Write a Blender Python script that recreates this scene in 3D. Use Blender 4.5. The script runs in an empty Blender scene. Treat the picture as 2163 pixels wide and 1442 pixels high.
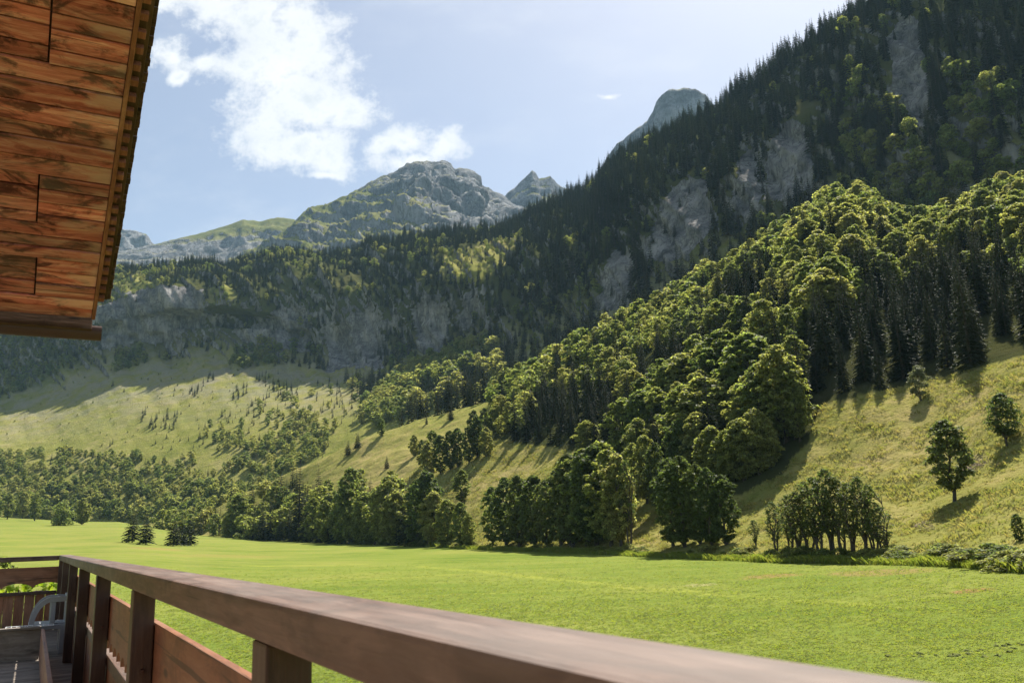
import bpy, bmesh, math, random
import numpy as np
from mathutils import Vector, Matrix

random.seed(7)
RNG = np.random.default_rng(7)
SC = bpy.context.scene
COL = SC.collection

# ------------------------------------------------------------------ camera
PW, PH, PF = 2163.0, 1442.0, 1800.0            # photograph size and focal length in its pixels
PITCH, ROLL = math.radians(12.6), math.radians(-2.0)
cam_data = bpy.data.cameras.new('camera')
cam = bpy.data.objects.new('camera', cam_data)
COL.objects.link(cam)
cam_data.sensor_width = 36.0
cam_data.lens = 36.0 * PF / PW
cam_data.clip_start = 0.05
cam_data.clip_end = 30000.0
CAM_M = (Matrix.Rotation(math.pi / 2 + PITCH, 4, 'X') @ Matrix.Rotation(ROLL, 4, 'Z'))
cam.matrix_world = CAM_M
cam_data.dof.use_dof = True
cam_data.dof.focus_distance = 60.0
cam_data.dof.aperture_fstop = 9.0
SC.camera = cam

# ------------------------------------------------------------------ light
SUN_AZ, SUN_EL = math.radians(29.0), math.radians(56.0)
SUN_DIR = Vector((math.sin(SUN_AZ) * math.cos(SUN_EL), math.cos(SUN_AZ) * math.cos(SUN_EL), math.sin(SUN_EL)))
sun_data = bpy.data.lights.new('sun', 'SUN')
sun_data.energy = 5.0
sun_data.angle = math.radians(0.53)
sun_data.color = (1.0, 0.94, 0.84)
sun = bpy.data.objects.new('sun', sun_data)
COL.objects.link(sun)
sun.location = (0, 0, 60)
sun.rotation_euler = (-SUN_DIR).to_track_quat('-Z', 'Y').to_euler()

vs = SC.view_settings
vs.view_transform = 'Standard'
vs.look = 'None'
vs.gamma = 1.0
vs.use_curve_mapping = False
vs.exposure = 1.15
SC.cycles.use_denoising = True
SC.cycles.max_bounces = 5
SC.cycles.diffuse_bounces = 2
SC.cycles.transmission_bounces = 2
SC.cycles.volume_bounces = 1
SC.cycles.transparent_max_bounces = 5
SC.cycles.sample_clamp_indirect = 6.0

# ------------------------------------------------------------------ ray helpers (photo layout -> real points)
MR = np.array(CAM_M.to_3x3())
def ray(x, y):
    v = np.array([(x - PW / 2) / PF, -(y - PH / 2) / PF, -1.0])
    return MR @ v / np.linalg.norm(v)
def at(x, y, d):                                # the point at horizontal distance d seen at photo pixel x, y
    r = ray(x, y)
    return r * d / math.hypot(r[0], r[1])
def project(P):
    q = np.asarray(P) @ MR
    dep = -q[..., 2]
    return PW / 2 + PF * q[..., 0] / dep, PH / 2 - PF * q[..., 1] / dep, dep

# ------------------------------------------------------------------ node helpers
class NT:
    def __init__(s, tree):
        s.t = tree; tree.nodes.clear()
    def n(s, kind, **kw):
        nd = s.t.nodes.new(kind)
        for k, v in kw.items():
            if k.startswith('i_'):
                key = k[2:]
                key = int(key) if key.isdigit() else key
                s.set(nd.inputs[key], v)
            else:
                setattr(nd, k, v)
        return nd
    def set(s, inp, v):
        if isinstance(v, bpy.types.NodeSocket): s.t.links.new(v, inp)
        else: inp.default_value = v
    def math(s, op, a, b=None, c=None, clamp=False):
        nd = s.t.nodes.new('ShaderNodeMath'); nd.operation = op; nd.use_clamp = clamp
        s.set(nd.inputs[0], a)
        if b is not None: s.set(nd.inputs[1], b)
        if c is not None: s.set(nd.inputs[2], c)
        return nd.outputs[0]
    def vmath(s, op, a, b=None, out=0):
        nd = s.t.nodes.new('ShaderNodeVectorMath'); nd.operation = op
        s.set(nd.inputs[0], a)
        if b is not None: s.set(nd.inputs[1], b)
        return nd.outputs[out]
    def mix(s, f, a, b):
        nd = s.t.nodes.new('ShaderNodeMix'); nd.data_type = 'RGBA'
        s.set(nd.inputs[0], f); s.set(nd.inputs[6], a); s.set(nd.inputs[7], b)
        return nd.outputs[2]
    def ramp(s, f, stops, interp='LINEAR'):
        nd = s.t.nodes.new('ShaderNodeValToRGB'); nd.color_ramp.interpolation = interp
        els = nd.color_ramp.elements
        while len(els) < len(stops): els.new(0.5)
        for e, (p, c) in zip(els, stops):
            e.position = p
            e.color = (c, c, c, 1) if isinstance(c, (int, float)) else (c[0], c[1], c[2], 1)
        s.set(nd.inputs[0], f)
        return nd.outputs[0]
    def noise(s, vec, scale, detail=4.0, rough=0.55, lac=2.0, dist=0.0):
        nd = s.t.nodes.new('ShaderNodeTexNoise')
        s.set(nd.inputs['Vector'], vec); nd.inputs['Scale'].default_value = scale
        nd.inputs['Detail'].default_value = detail; nd.inputs['Roughness'].default_value = rough
        nd.inputs['Lacunarity'].default_value = lac; nd.inputs['Distortion'].default_value = dist
        return nd.outputs[0]
    def smooth(s, x, lo, hi):
        nd = s.t.nodes.new('ShaderNodeMapRange'); nd.interpolation_type = 'SMOOTHSTEP'
        s.set(nd.inputs[0], x); nd.inputs[1].default_value = lo; nd.inputs[2].default_value = hi
        return nd.outputs[0]
    def mapping(s, vec, scale=(1, 1, 1), loc=(0, 0, 0), rot=(0, 0, 0)):
        nd = s.t.nodes.new('ShaderNodeMapping'); s.set(nd.inputs[0], vec)
        nd.inputs[1].default_value = loc; nd.inputs[2].default_value = rot; nd.inputs[3].default_value = scale
        return nd.outputs[0]

# ------------------------------------------------------------------ world: sky and clouds
world = bpy.data.worlds.new('World')
SC.world = world
world.use_nodes = True
def build_world():
    g = NT(world.node_tree)
    sky = g.n('ShaderNodeTexSky', sky_type='NISHITA', sun_disc=False)
    sky.sun_elevation = SUN_EL; sky.sun_rotation = SUN_AZ
    sky.altitude = 1100; sky.air_density = 1.0; sky.dust_density = 4.0; sky.ozone_density = 0.5
    tc = g.n('ShaderNodeTexCoord')
    d = tc.outputs['Generated']
    sep = g.n('ShaderNodeSeparateXYZ', i_0=d)
    yy = g.math('MAXIMUM', sep.outputs[1], 0.05)
    u = g.math('DIVIDE', sep.outputs[0], yy); v = g.math('DIVIDE', sep.outputs[2], yy)
    uv = g.n('ShaderNodeCombineXYZ', i_0=u, i_1=v, i_2=0.0).outputs[0]
    wob = g.n('ShaderNodeTexNoise', i_Vector=uv); wob.inputs['Scale'].default_value = 9; wob.inputs['Detail'].default_value = 5
    off = g.vmath('MULTIPLY', g.vmath('SUBTRACT', wob.outputs[1], (0.5, 0.5, 0.5)), (0.055, 0.055, 0.0))
    uvw = g.vmath('ADD', uv, off)
    blobs = [(330, 0, 90, 42), (455, 5, 110, 55), (560, 50, 120, 90), (610, 140, 120, 110), (655, 95, 80, 95), (520, 140, 80, 55), (650, 220, 110, 60),
             (735, 225, 58, 48), (560, 260, 75, 55), (545, 305, 85, 36), (640, 310, 95, 42), (700, 335, 48, 36), (352, 118, 42, 34), (425, 130, 46, 24),
             (372, 165, 22, 26), (693, 366, 42, 11), (800, 300, 34, 24), (860, 292, 60, 32), (925, 310, 52, 38), (870, 335, 85, 22), (1280, 203, 26, 7), (-300, 120, 160, 60), (-520, 60, 120, 70), (2700, -300, 180, 60)]
    acc = None
    for (x, y, rx, ry) in blobs:
        r = ray(x, y); cu, cv = r[0] / r[1], r[2] / r[1]
        r2 = ray(x + rx, y); r3 = ray(x, y - ry)
        ru = abs(r2[0] / r2[1] - cu); rv = abs(r3[2] / r3[1] - cv)
        q = g.vmath('MULTIPLY', g.vmath('SUBTRACT', uvw, (cu, cv, 0)), (1 / ru, 1 / rv, 0))
        ln = g.vmath('LENGTH', q, out=1)
        val = g.math('SUBTRACT', 1.38, ln)
        acc = val if acc is None else g.math('SMOOTH_MAX', acc, val, 0.25)
    n1 = g.noise(uv, 26, 10, 0.68)
    n2 = g.noise(uv, 7, 3, 0.5)
    dens = g.math('ADD', acc, g.math('MULTIPLY', g.math('SUBTRACT', n1, 0.5), 3.2))
    dens = g.math('ADD', dens, g.math('MULTIPLY', g.math('SUBTRACT', n2, 0.55), 1.1))
    mask = g.smooth(dens, -0.30, 1.25)
    front = g.smooth(sep.outputs[1], 0.06, 0.2)
    mask = g.math('MULTIPLY', g.math('MULTIPLY', mask, front), 0.97)
    # thin high veil
    veil = g.noise(g.mapping(uv, (3.0, 6.0, 1.0)), 1.6, 6, 0.6)
    veil = g.math('ADD', 0.12, g.math('MULTIPLY', g.smooth(veil, 0.45, 0.80), 0.18))
    thick = g.math('ADD', g.math('MULTIPLY', g.smooth(dens, 0.5, 2.2), 0.45), g.math('MULTIPLY', g.noise(uv, 13, 6, 0.6), 0.75))
    shade = g.ramp(thick, [(0.38, (1.0, 1.0, 0.99)), (0.86, (0.74, 0.78, 0.82))])
    bg = g.n('ShaderNodeBackground', i_0=sky.outputs[0]); bg.inputs[1].default_value = SKY_STRENGTH
    cl = g.n('ShaderNodeBackground', i_0=shade); cl.inputs[1].default_value = CLOUD_STRENGTH
    m = g.n('ShaderNodeMixShader', i_0=g.math('MAXIMUM', mask, veil)); g.t.links.new(bg.outputs[0], m.inputs[1]); g.t.links.new(cl.outputs[0], m.inputs[2])
    out = g.n('ShaderNodeOutputWorld'); g.t.links.new(m.outputs[0], out.inputs[0])
SKY_STRENGTH = 0.061
CLOUD_STRENGTH = 0.50
build_world()

# ------------------------------------------------------------------ naming helpers
def tag(o, label=None, cat=None, group=None, kind=None):
    if label: o['label'] = label
    if cat: o['category'] = cat
    if group: o['group'] = group
    if kind: o['kind'] = kind
    return o
def link(o, parent=None):
    COL.objects.link(o)
    if parent is not None: o.parent = parent
    return o
def empty(name, loc=(0, 0, 0), rz=0.0):
    o = bpy.data.objects.new(name, None); o.location = loc; o.rotation_euler = (0, 0, rz); o.empty_display_size = 0.3
    return link(o)
def mesh_np(name, V, F, mats, smooth=False, matidx=None):
    """numpy verts (n,3) and faces (m,k), k = 3 or 4 -> mesh"""
    me = bpy.data.meshes.new(name)
    V = np.ascontiguousarray(V, dtype=np.float32); F = np.ascontiguousarray(F, dtype=np.int32)
    k = F.shape[1]
    me.vertices.add(len(V)); me.vertices.foreach_set('co', V.ravel())
    me.loops.add(F.size); me.loops.foreach_set('vertex_index', F.ravel())
    me.polygons.add(len(F)); me.polygons.foreach_set('loop_start', np.arange(0, F.size, k, dtype=np.int32))
    me.polygons.foreach_set('loop_total', np.full(len(F), k, dtype=np.int32))
    for m in (mats if isinstance(mats, (list, tuple)) else [mats]): me.materials.append(m)
    if matidx is not None: me.polygons.foreach_set('material_index', np.ascontiguousarray(matidx, dtype=np.int32))
    me.polygons.foreach_set('use_smooth', np.full(len(F), smooth, dtype=bool))
    me.update(calc_edges=True); me.validate()
    return me
def mesh_obj(name, me, parent=None, loc=(0, 0, 0)):
    o = bpy.data.objects.new(name, me); o.location = loc
    return link(o, parent)
def fattr(me, name, arr):
    a = me.attributes.new(name, 'FLOAT', 'POINT'); a.data.foreach_set('value', np.ascontiguousarray(arr, dtype=np.float32))

# ------------------------------------------------------------------ numpy noise
_perm = np.random.default_rng(11).permutation(256).astype(np.int64); _perm = np.concatenate([_perm, _perm])
_g = np.random.default_rng(12).normal(size=(256, 3)); _g /= np.linalg.norm(_g, axis=1)[:, None]
def perlin(P):
    P = np.asarray(P, dtype=np.float64)
    i = np.floor(P).astype(np.int64); f = P - i; i &= 255
    w = f * f * f * (f * (f * 6 - 15) + 10)
    res = 0
    for dx in (0, 1):
        for dy in (0, 1):
            for dz in (0, 1):
                h = _perm[(_perm[(_perm[(i[..., 0] + dx) & 255] + i[..., 1] + dy) & 255] + i[..., 2] + dz) & 255]
                g = _g[h]
                dot = g[..., 0] * (f[..., 0] - dx) + g[..., 1] * (f[..., 1] - dy) + g[..., 2] * (f[..., 2] - dz)
                wx = w[..., 0] if dx else 1 - w[..., 0]; wy = w[..., 1] if dy else 1 - w[..., 1]; wz = w[..., 2] if dz else 1 - w[..., 2]
                res = res + dot * wx * wy * wz
    return res * 1.6
def fbm(P, octs=5, gain=0.5, lac=2.03, ridged=False):
    P = np.asarray(P, dtype=np.float64); a = 1.0; s = 0; tot = 0
    for k in range(octs):
        n = perlin(P + 17.3 * k)
        if ridged: n = 1 - 2 * np.abs(n)
        s = s + a * n; tot += a; a *= gain; P = P * lac
    return s / tot

# ------------------------------------------------------------------ sheets (terrain surfaces)
def catmull(C, n, axis):
    """resample control array along axis to n samples"""
    C = np.moveaxis(np.asarray(C, float), axis, 0); m = len(C)
    t = np.linspace(0, m - 1, n); i = np.minimum(np.floor(t).astype(int), m - 2); f = (t - i)[(...,) + (None,) * (C.ndim - 1)]
    p0 = C[np.maximum(i - 1, 0)]; p1 = C[i]; p2 = C[i + 1]; p3 = C[np.minimum(i + 2, m - 1)]
    r = 0.5 * (2 * p1 + (p2 - p0) * f + (2 * p0 - 5 * p1 + 4 * p2 - p3) * f ** 2 + (3 * p1 - p0 - 3 * p2 + p3) * f ** 3)
    return np.moveaxis(r, 0, axis)
def grid_normals(P):
    du = np.gradient(P, axis=0); dv = np.gradient(P, axis=1)
    n = np.cross(du, dv); n /= np.maximum(np.linalg.norm(n, axis=2), 1e-9)[..., None]
    return n * np.where(n[..., 2:3] < 0, -1, 1)
def grid_faces(nx, ny):
    a = (np.arange(nx - 1)[:, None] * ny + np.arange(ny - 1)[None]).ravel()
    return np.stack([a, a + ny, a + ny + 1, a + 1], 1)
class Sheet:
    def __init__(s, P):
        s.P = P; s.nx, s.ny = P.shape[:2]; s.N = grid_normals(P)
        s.px, s.py, s.dep = project(P)
    def build(s, name, mat, attrs=None):
        F = grid_faces(s.nx, s.ny)
        a, b, c = (s.P.reshape(-1, 3)[F[:, k]] for k in range(3))
        if np.mean(np.cross(b - a, c - a)[:, 2]) < 0: F = F[:, ::-1]
        me = mesh_np(name, s.P.reshape(-1, 3), F, mat, smooth=True)
        for k, v in (attrs or {}).items(): fattr(me, k, v.ravel())
        return mesh_obj(name, me)
    def at_px(s, x, y):
        dd = (s.px - x) ** 2 + (s.py - y) ** 2 + np.where(s.dep < 0, 1e9, 0)
        m = dd.min(); k = np.where(dd <= m + 9, s.dep, 1e9).argmin()
        return s.P.reshape(-1, 3)[k].copy()
    def scatter(s, n, rows=(0.0, 1.0), rng=RNG):
        j0, j1 = int(rows[0] * (s.ny - 1)), int(rows[1] * (s.ny - 1))
        P = s.P[:, j0:j1 + 1]
        a = np.linalg.norm(np.cross(P[1:, :-1] - P[:-1, :-1], P[:-1, 1:] - P[:-1, :-1]), axis=2)
        c = np.cumsum(a.ravel()); k = np.searchsorted(c, rng.random(n) * c[-1]); i, j = np.divmod(np.minimum(k, a.size - 1), a.shape[1])
        f, g = rng.random((2, n))[:, :, None]
        Q = (P[i, j] * (1 - f) * (1 - g) + P[i + 1, j] * f * (1 - g) + P[i, j + 1] * (1 - f) * g + P[i + 1, j + 1] * f * g)
        return Q, s.N[:, j0:j1 + 1][i, j]
def inpoly(px, py, poly):
    px = np.asarray(px); py = np.asarray(py); r = np.zeros(px.shape, bool); n = len(poly)
    for k in range(n):
        x1, y1 = poly[k]; x2, y2 = poly[(k + 1) % n]
        c = (y1 > py) != (y2 > py)
        r ^= c & (px < (x2 - x1) * (py - y1) / ((y2 - y1) + 1e-12) + x1)
    return r

# ================================================================== materials of the land
def new_mat(name):
    m = bpy.data.materials.new(name); m.use_nodes = True
    return m, NT(m.node_tree)
def finish(g, color, rough=0.9, bump=None, bstr=0.5, bdist=0.1, spec=0.2):
    b = g.n('ShaderNodeBsdfPrincipled'); g.set(b.inputs['Base Color'], color); g.set(b.inputs['Roughness'], rough)
    b.inputs['Specular IOR Level'].default_value = spec
    if bump is not None:
        bp = g.n('ShaderNodeBump'); bp.inputs['Strength'].default_value = bstr; bp.inputs['Distance'].default_value = bdist
        g.set(bp.inputs['Height'], bump); g.t.links.new(bp.outputs[0], b.inputs['Normal'])
    o = g.n('ShaderNodeOutputMaterial'); g.t.links.new(b.outputs[0], o.inputs[0])
    return b
def attr(g, name):
    return g.n('ShaderNodeAttribute', attribute_name=name).outputs['Fac']

def mat_meadow(patches, lines):
    m, g = new_mat('meadow_grass')
    co = g.n('ShaderNodeNewGeometry').outputs['Position']
    big = g.noise(co, 0.035, 5, 0.6); mid = g.noise(co, 0.35, 4, 0.6); fine = g.noise(co, 6.0, 5, 0.75)
    c = g.ramp(big, [(0.36, (0.105, 0.15, 0.028)), (0.5, (0.145, 0.182, 0.038)), (0.64, (0.195, 0.205, 0.052))])
    c = g.mix(g.smooth(mid, 0.42, 0.75), c, (0.165, 0.19, 0.04, 1))
    bd = g.math('SINE', g.math('ADD', g.math('MULTIPLY', g.vmath('DOT_PRODUCT', co, (0.34, 0.94, 0), out=1), 0.75), g.math('MULTIPLY', g.noise(co, 0.03, 3), 14.0)))
    c = g.mix(g.math('MULTIPLY', g.smooth(bd, -0.6, 0.9), 0.35), c, (0.19, 0.21, 0.048, 1))      # mown swathes
    dry = g.math('MULTIPLY', attr(g, 'dry'), g.smooth(g.noise(co, 0.12, 5, 0.65), 0.35, 0.62))
    c = g.mix(g.math('MULTIPLY', dry, 0.3), c, (0.235, 0.205, 0.075, 1))
    for (cx, cy, ax, ay, rx, ry, col, s) in patches:      # worn earth in the grass
        q = g.vmath('SUBTRACT', co, (cx, cy, 0))
        a = g.math('DIVIDE', g.vmath('DOT_PRODUCT', q, (ax, ay, 0), out=1), rx)
        b = g.math('DIVIDE', g.vmath('DOT_PRODUCT', q, (-ay, ax, 0), out=1), ry)
        r = g.math('SQRT', g.math('ADD', g.math('MULTIPLY', a, a), g.math('MULTIPLY', b, b)))
        r = g.math('ADD', r, g.math('MULTIPLY', g.math('SUBTRACT', g.noise(co, 0.5, 5, 0.7), 0.5), 1.3))
        c = g.mix(g.math('MULTIPLY', g.math('SUBTRACT', 1.0, g.smooth(r, 0.55, 1.1)), s), c, col)
    for (cx, cy, ax, ay, L, w) in lines:                  # mown edges where the grass grows lusher
        q = g.vmath('SUBTRACT', co, (cx, cy, 0))
        a = g.math('ABSOLUTE', g.vmath('DOT_PRODUCT', q, (ax, ay, 0), out=1))
        b = g.math('ABSOLUTE', g.math('ADD', g.vmath('DOT_PRODUCT', q, (-ay, ax, 0), out=1), g.math('MULTIPLY', g.math('SUBTRACT', g.noise(co, 0.05, 2), 0.5), 4.0)))
        f = g.math('MULTIPLY', g.math('SUBTRACT', 1.0, g.smooth(b, w * 0.1, w * 1.7)), g.math('SUBTRACT', 1.0, g.smooth(a, L * 0.8, L)))
        f = g.math('MULTIPLY', f, g.smooth(g.noise(co, 0.4, 4, 0.7), 0.33, 0.6))
        c = g.mix(g.math('MULTIPLY', f, 0.5), c, (0.28, 0.29, 0.055, 1))
    c = g.mix(g.math('MULTIPLY', g.smooth(fine, 0.45, 0.8), 0.7), c, (0.06, 0.095, 0.014, 1))
    finish(g, c, 0.95, g.math('ADD', fine, g.math('MULTIPLY', mid, 1.5)), 0.7, 0.12, 0.0)
    return m

def mat_hill(name, scale=1.0, grass=((0.12, 0.13, 0.028), (0.19, 0.175, 0.05), (0.26, 0.205, 0.085)), rockc=((0.07, 0.07, 0.072), (0.30, 0.285, 0.27)), under=(0.03, 0.036, 0.016)):
    m, g = new_mat(name)
    geo = g.n('ShaderNodeNewGeometry'); co = geo.outputs['Position']
    big = g.noise(co, 0.018 / scale, 5, 0.6); mid = g.noise(co, 0.16 / scale, 5, 0.65); fine = g.noise(co, 1.5 / scale, 5, 0.7)
    f = g.math('ADD', g.math('MULTIPLY', big, 0.5), g.math('MULTIPLY', mid, 0.5))
    c = g.ramp(f, [(0.36, grass[0]), (0.5, grass[1]), (0.64, grass[2])])
    c = g.mix(g.smooth(fine, 0.52, 0.78), c, (0.075, 0.08, 0.022, 1))
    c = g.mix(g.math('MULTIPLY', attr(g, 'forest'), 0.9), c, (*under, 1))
    sc = g.math('MULTIPLY', attr(g, 'scree'), g.smooth(g.noise(co, 0.09 / scale, 6, 0.7), 0.38, 0.60))
    c = g.mix(sc, c, g.ramp(fine, [(0.35, (0.17, 0.155, 0.14)), (0.7, (0.33, 0.30, 0.275))]))
    st = g.math('ADD', g.math('MULTIPLY', g.noise(g.mapping(co, (0.17, 0.17, 0.03), rot=(0.12, 0.25, 0)), 1.0 / scale, 7, 0.68), 0.62), g.math('MULTIPLY', g.noise(g.mapping(co, (0.05, 0.05, 0.15), rot=(0.35, 0.2, 0)), 1.0 / scale, 6, 0.65), 0.38))
    cr = g.n('ShaderNodeTexVoronoi', feature='DISTANCE_TO_EDGE', i_Vector=g.vmath('ADD', g.mapping(co, (0.05 / scale, 0.05 / scale, 0.03 / scale)), g.vmath('MULTIPLY', g.n('ShaderNodeTexNoise', i_Vector=g.mapping(co, (0.06 / scale,) * 3)).outputs[1], (0.9, 0.9, 0.9)))); cr.inputs['Scale'].default_value = 1.0
    rk = g.ramp(st, [(0.39, rockc[0]), (0.50, tuple(0.5 * (a + b) for a, b in zip(*rockc))), (0.61, rockc[1])])
    cr2 = g.noise(g.mapping(co, (0.30, 0.30, 0.07), rot=(0.2, -0.3, 0)), 1.0 / scale, 5, 0.6, dist=0.6)
    rk = g.mix(g.math('MULTIPLY', g.math('SUBTRACT', 1.0, g.smooth(g.math('ABSOLUTE', g.math('SUBTRACT', cr2, 0.5)), 0.0, 0.03)), 0.6), rk, (0.035, 0.036, 0.04, 1))
    rk = g.mix(g.math('MULTIPLY', g.math('SUBTRACT', 1.0, g.smooth(cr.outputs[0], 0.0, 0.05)), 0.55), rk, (0.05, 0.05, 0.052, 1))
    rmask = g.smooth(g.math('ADD', attr(g, 'rock'), g.math('MULTIPLY', g.math('SUBTRACT', mid, 0.5), 1.1)), 0.32, 0.62)
    c = g.mix(rmask, c, rk)
    h = g.math('ADD', g.math('MULTIPLY', mid, 2.5), g.math('ADD', fine, g.math('MULTIPLY', st, g.math('MULTIPLY', rmask, 6.0))))
    finish(g, c, 0.95, h, 0.8, 0.5 * scale, 0.0)
    return m

# ================================================================== the meadow
EDGE = [(-1400, 1100, 700), (-900, 1095, 800), (-400, 1090, 850), (0, 1092, 760), (150, 1101, 660), (250, 1102, 600), (400, 1128, 470), (550, 1141, 400), (700, 1147, 330), (850, 1152, 270),
        (1000, 1158, 215), (1100, 1163, 190), (1200, 1166, 170), (1350, 1173, 145), (1500, 1181, 125), (1650, 1185, 110), (1800, 1187, 102), (1950, 1189, 92), (2163, 1203, 75), (2600, 1228, 60), (3200, 1240, 55)]
_e = np.array([at(*e) for e in EDGE]); E_AZ = np.arctan2(_e[:, 0], _e[:, 1]); E_D = np.hypot(_e[:, 0], _e[:, 1]); E_Z = _e[:, 2]
GROUND_Z = -5.6
def edge_at(az):
    d = np.interp(az, E_AZ, E_D, left=700, right=55); z = np.interp(az, E_AZ, E_Z, left=-4, right=-5.6)
    return d, z
def meadow_z(x, y):
    az = np.arctan2(x, y); d = np.hypot(x, y); de, ze = edge_at(az)
    t = np.clip((d - 22) / np.maximum(de - 22, 1), 0, 1)
    z = GROUND_Z + (ze - GROUND_Z) * t ** 1.35
    P = np.stack([x, y, np.zeros_like(x)], -1)
    return z + 0.22 * fbm(P * 0.03, 4) * np.clip(d / 40, 0, 1) + 0.05 * fbm(P * 0.35, 3) - np.where(d > de, np.minimum((d - de) * 0.03, 8), 0)
def build_meadow():
    az = np.unique(np.concatenate([np.linspace(-math.pi, -0.75, 60), np.linspace(-0.75, 0.75, 560), np.linspace(0.75, math.pi, 60)]))
    tt = np.concatenate([np.linspace(0, 1, 190), 1 + np.array([0.05, 0.12, 0.25, 0.5, 1, 3, 8, 20])])
    de, _ = edge_at(az)
    D = np.where(tt[None] <= 1, 1.0 * (de[:, None] / 1.0) ** np.clip(tt[None], 0, 1), de[:, None] + (tt[None] - 1) * 250)
    X = np.sin(az)[:, None] * D; Y = np.cos(az)[:, None] * D
    P = np.stack([X, Y, meadow_z(X, Y)], -1)
    s = Sheet(P)
    dry = np.clip((-np.degrees(np.arctan2(X, Y)) - 8) / 12, 0, 1) * np.clip((np.hypot(X, Y) - 60) / 120, 0, 1)
    def wp(x, y):
        r = ray(x, y); t = 10.0
        for _ in range(60):
            q = r * t; z = float(meadow_z(np.array(q[0]), np.array(q[1])))
            t *= 1 + 0.5 * (z / q[2] - 1)
        return r * t
    def patch(x, y, rx, ry, col, s_):
        c = s.at_px(x, y); a = s.at_px(x - rx, y); b = s.at_px(x, y + ry)
        ax = (c - a)[:2]; w = np.linalg.norm(ax); ax /= w
        return (c[0], c[1], ax[0], ax[1], w, np.linalg.norm((c - b)[:2]), col, s_)
    def line(x1, y1, x2, y2, w):
        a, b = s.at_px(x1, y1), s.at_px(x2, y2); c = (a + b) / 2; d = (b - a)[:2]; L = np.linalg.norm(d); d /= L
        return (c[0], c[1], d[0], d[1], L / 2, w)
    pats = [patch(1630, 1213, 55, 7, (0.24, 0.16, 0.07, 1), 0.75), patch(1850, 1209, 120, 8, (0.23, 0.16, 0.07, 1), 0.7), patch(2058, 1246, 46, 4, (0.24, 0.14, 0.065, 1), 0.85),
            patch(330, 1155, 70, 4, (0.25, 0.17, 0.07, 1), 0.5), patch(480, 1172, 90, 4, (0.22, 0.18, 0.06, 1), 0.4), patch(1480, 1233, 40, 2.5, (0.3, 0.26, 0.14, 1), 0.5)]
    lns = [line(640, 1228, 1010, 1209, 0.8), line(860, 1189, 2163, 1286, 1.2), line(500, 1192, 790, 1188, 1.3), line(800, 1260, 1280, 1240, 0.6), line(1880, 1388, 2163, 1368, 0.5)]
    o = s.build('meadow', mat_meadow(pats, lns), {'dry': dry})
    tag(o, 'flat mown green valley meadow below the balcony', None, None, 'structure')
    return s
MEADOW = build_meadow()

# ================================================================== the valley wall (scree apron, cliffs, wooded rim)
def wall_profile():
    rows = {  # x: base, mid, cliff foot, cliff top, rim   as (photo y, horizontal distance)
        -1200: [(1095, 1000), (1010, 1200), (900, 1500), (780, 1650), (690, 1800)],
        -500: [(1095, 920), (1000, 1080), (870, 1330), (720, 1480), (640, 1650)],
        0: [(1095, 800), (980, 920), (835, 1210), (690, 1290), (615, 1500)],
        230: [(1092, 720), (965, 840), (775, 1140), (640, 1190), (592, 1400)],
        450: [(1105, 620), (960, 760), (752, 1065), (615, 1110), (560, 1330)],
        650: [(1115, 530), (945, 680), (775, 985), (615, 1040), (545, 1280)],
        800: [(1112, 480), (925, 620), (765, 912), (600, 970), (525, 1210)],
        1000: [(1092, 440), (880, 570), (735, 812), (585, 870), (500, 1110)],
        1200: [(1060, 420), (840, 540), (690, 680), (530, 780), (434, 980)],
        1400: [(1000, 410), (800, 500), (600, 600), (420, 670), (310, 850)],
        1600: [(900, 410), (730, 480), (520, 550), (320, 620), (195, 760)],
        1800: [(800, 410), (640, 460), (430, 520), (215, 590), (75, 700)],
        2000: [(750, 410), (590, 450), (390, 500), (150, 570), (-60, 680)],
        2163: [(720, 410), (560, 450), (360, 500), (70, 570), (-170, 680)],
        2600: [(650, 410), (450, 450), (230, 500), (-100, 570), (-380, 680)],
        3200: [(650, 410), (450, 450), (230, 500), (-100, 570), (-380, 680)]}
    C = []
    for x in sorted(rows):
        c = [at(x, y, d) for (y, d) in rows[x]]
        b0 = c[0].copy(); b0[2] -= 25; b0 *= np.array([0.93, 0.93, 1])
        bk = c[-1] * np.array([1.12, 1.12, 1.0]); bk[2] -= 10
        bk2 = c[-1] * np.array([1.35, 1.35, 1.0]); bk2[2] -= 120
        C.append([b0] + c + [bk, bk2])
    return np.array(C)
ROCKS = [[(1355, 520), (1385, 440), (1440, 380), (1495, 385), (1510, 480), (1450, 545), (1390, 560)], [(1530, 440), (1565, 330), (1600, 295), (1615, 400), (1580, 470)],
         [(1612, 420), (1630, 285), (1690, 265), (1722, 310), (1718, 405), (1660, 430)], [(1868, 100), (1895, 50), (1950, 45), (1950, 130), (1972, 190), (1955, 285), (1900, 215)],
         [(1255, 660), (1300, 530), (1350, 545), (1315, 655)]]
CLIFF_BAND = [(120, 730), (200, 640), (330, 600), (430, 610), (520, 660), (640, 640), (760, 620), (900, 650), (960, 640), (1000, 640), (980, 720), (860, 770), (780, 790), (660, 775), (560, 760), (430, 740), (300, 745), (200, 760)]
CLIFFS = [[(200, 645), (330, 600), (430, 612), (440, 690), (330, 722), (215, 735)], [(505, 700), (590, 655), (650, 640), (650, 735), (545, 752)], [(690, 690), (800, 670), (810, 780), (690, 778)], [(870, 645), (950, 640), (935, 745), (875, 745)], [(980, 620), (1010, 600), (1000, 700), (975, 700)]]
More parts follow.
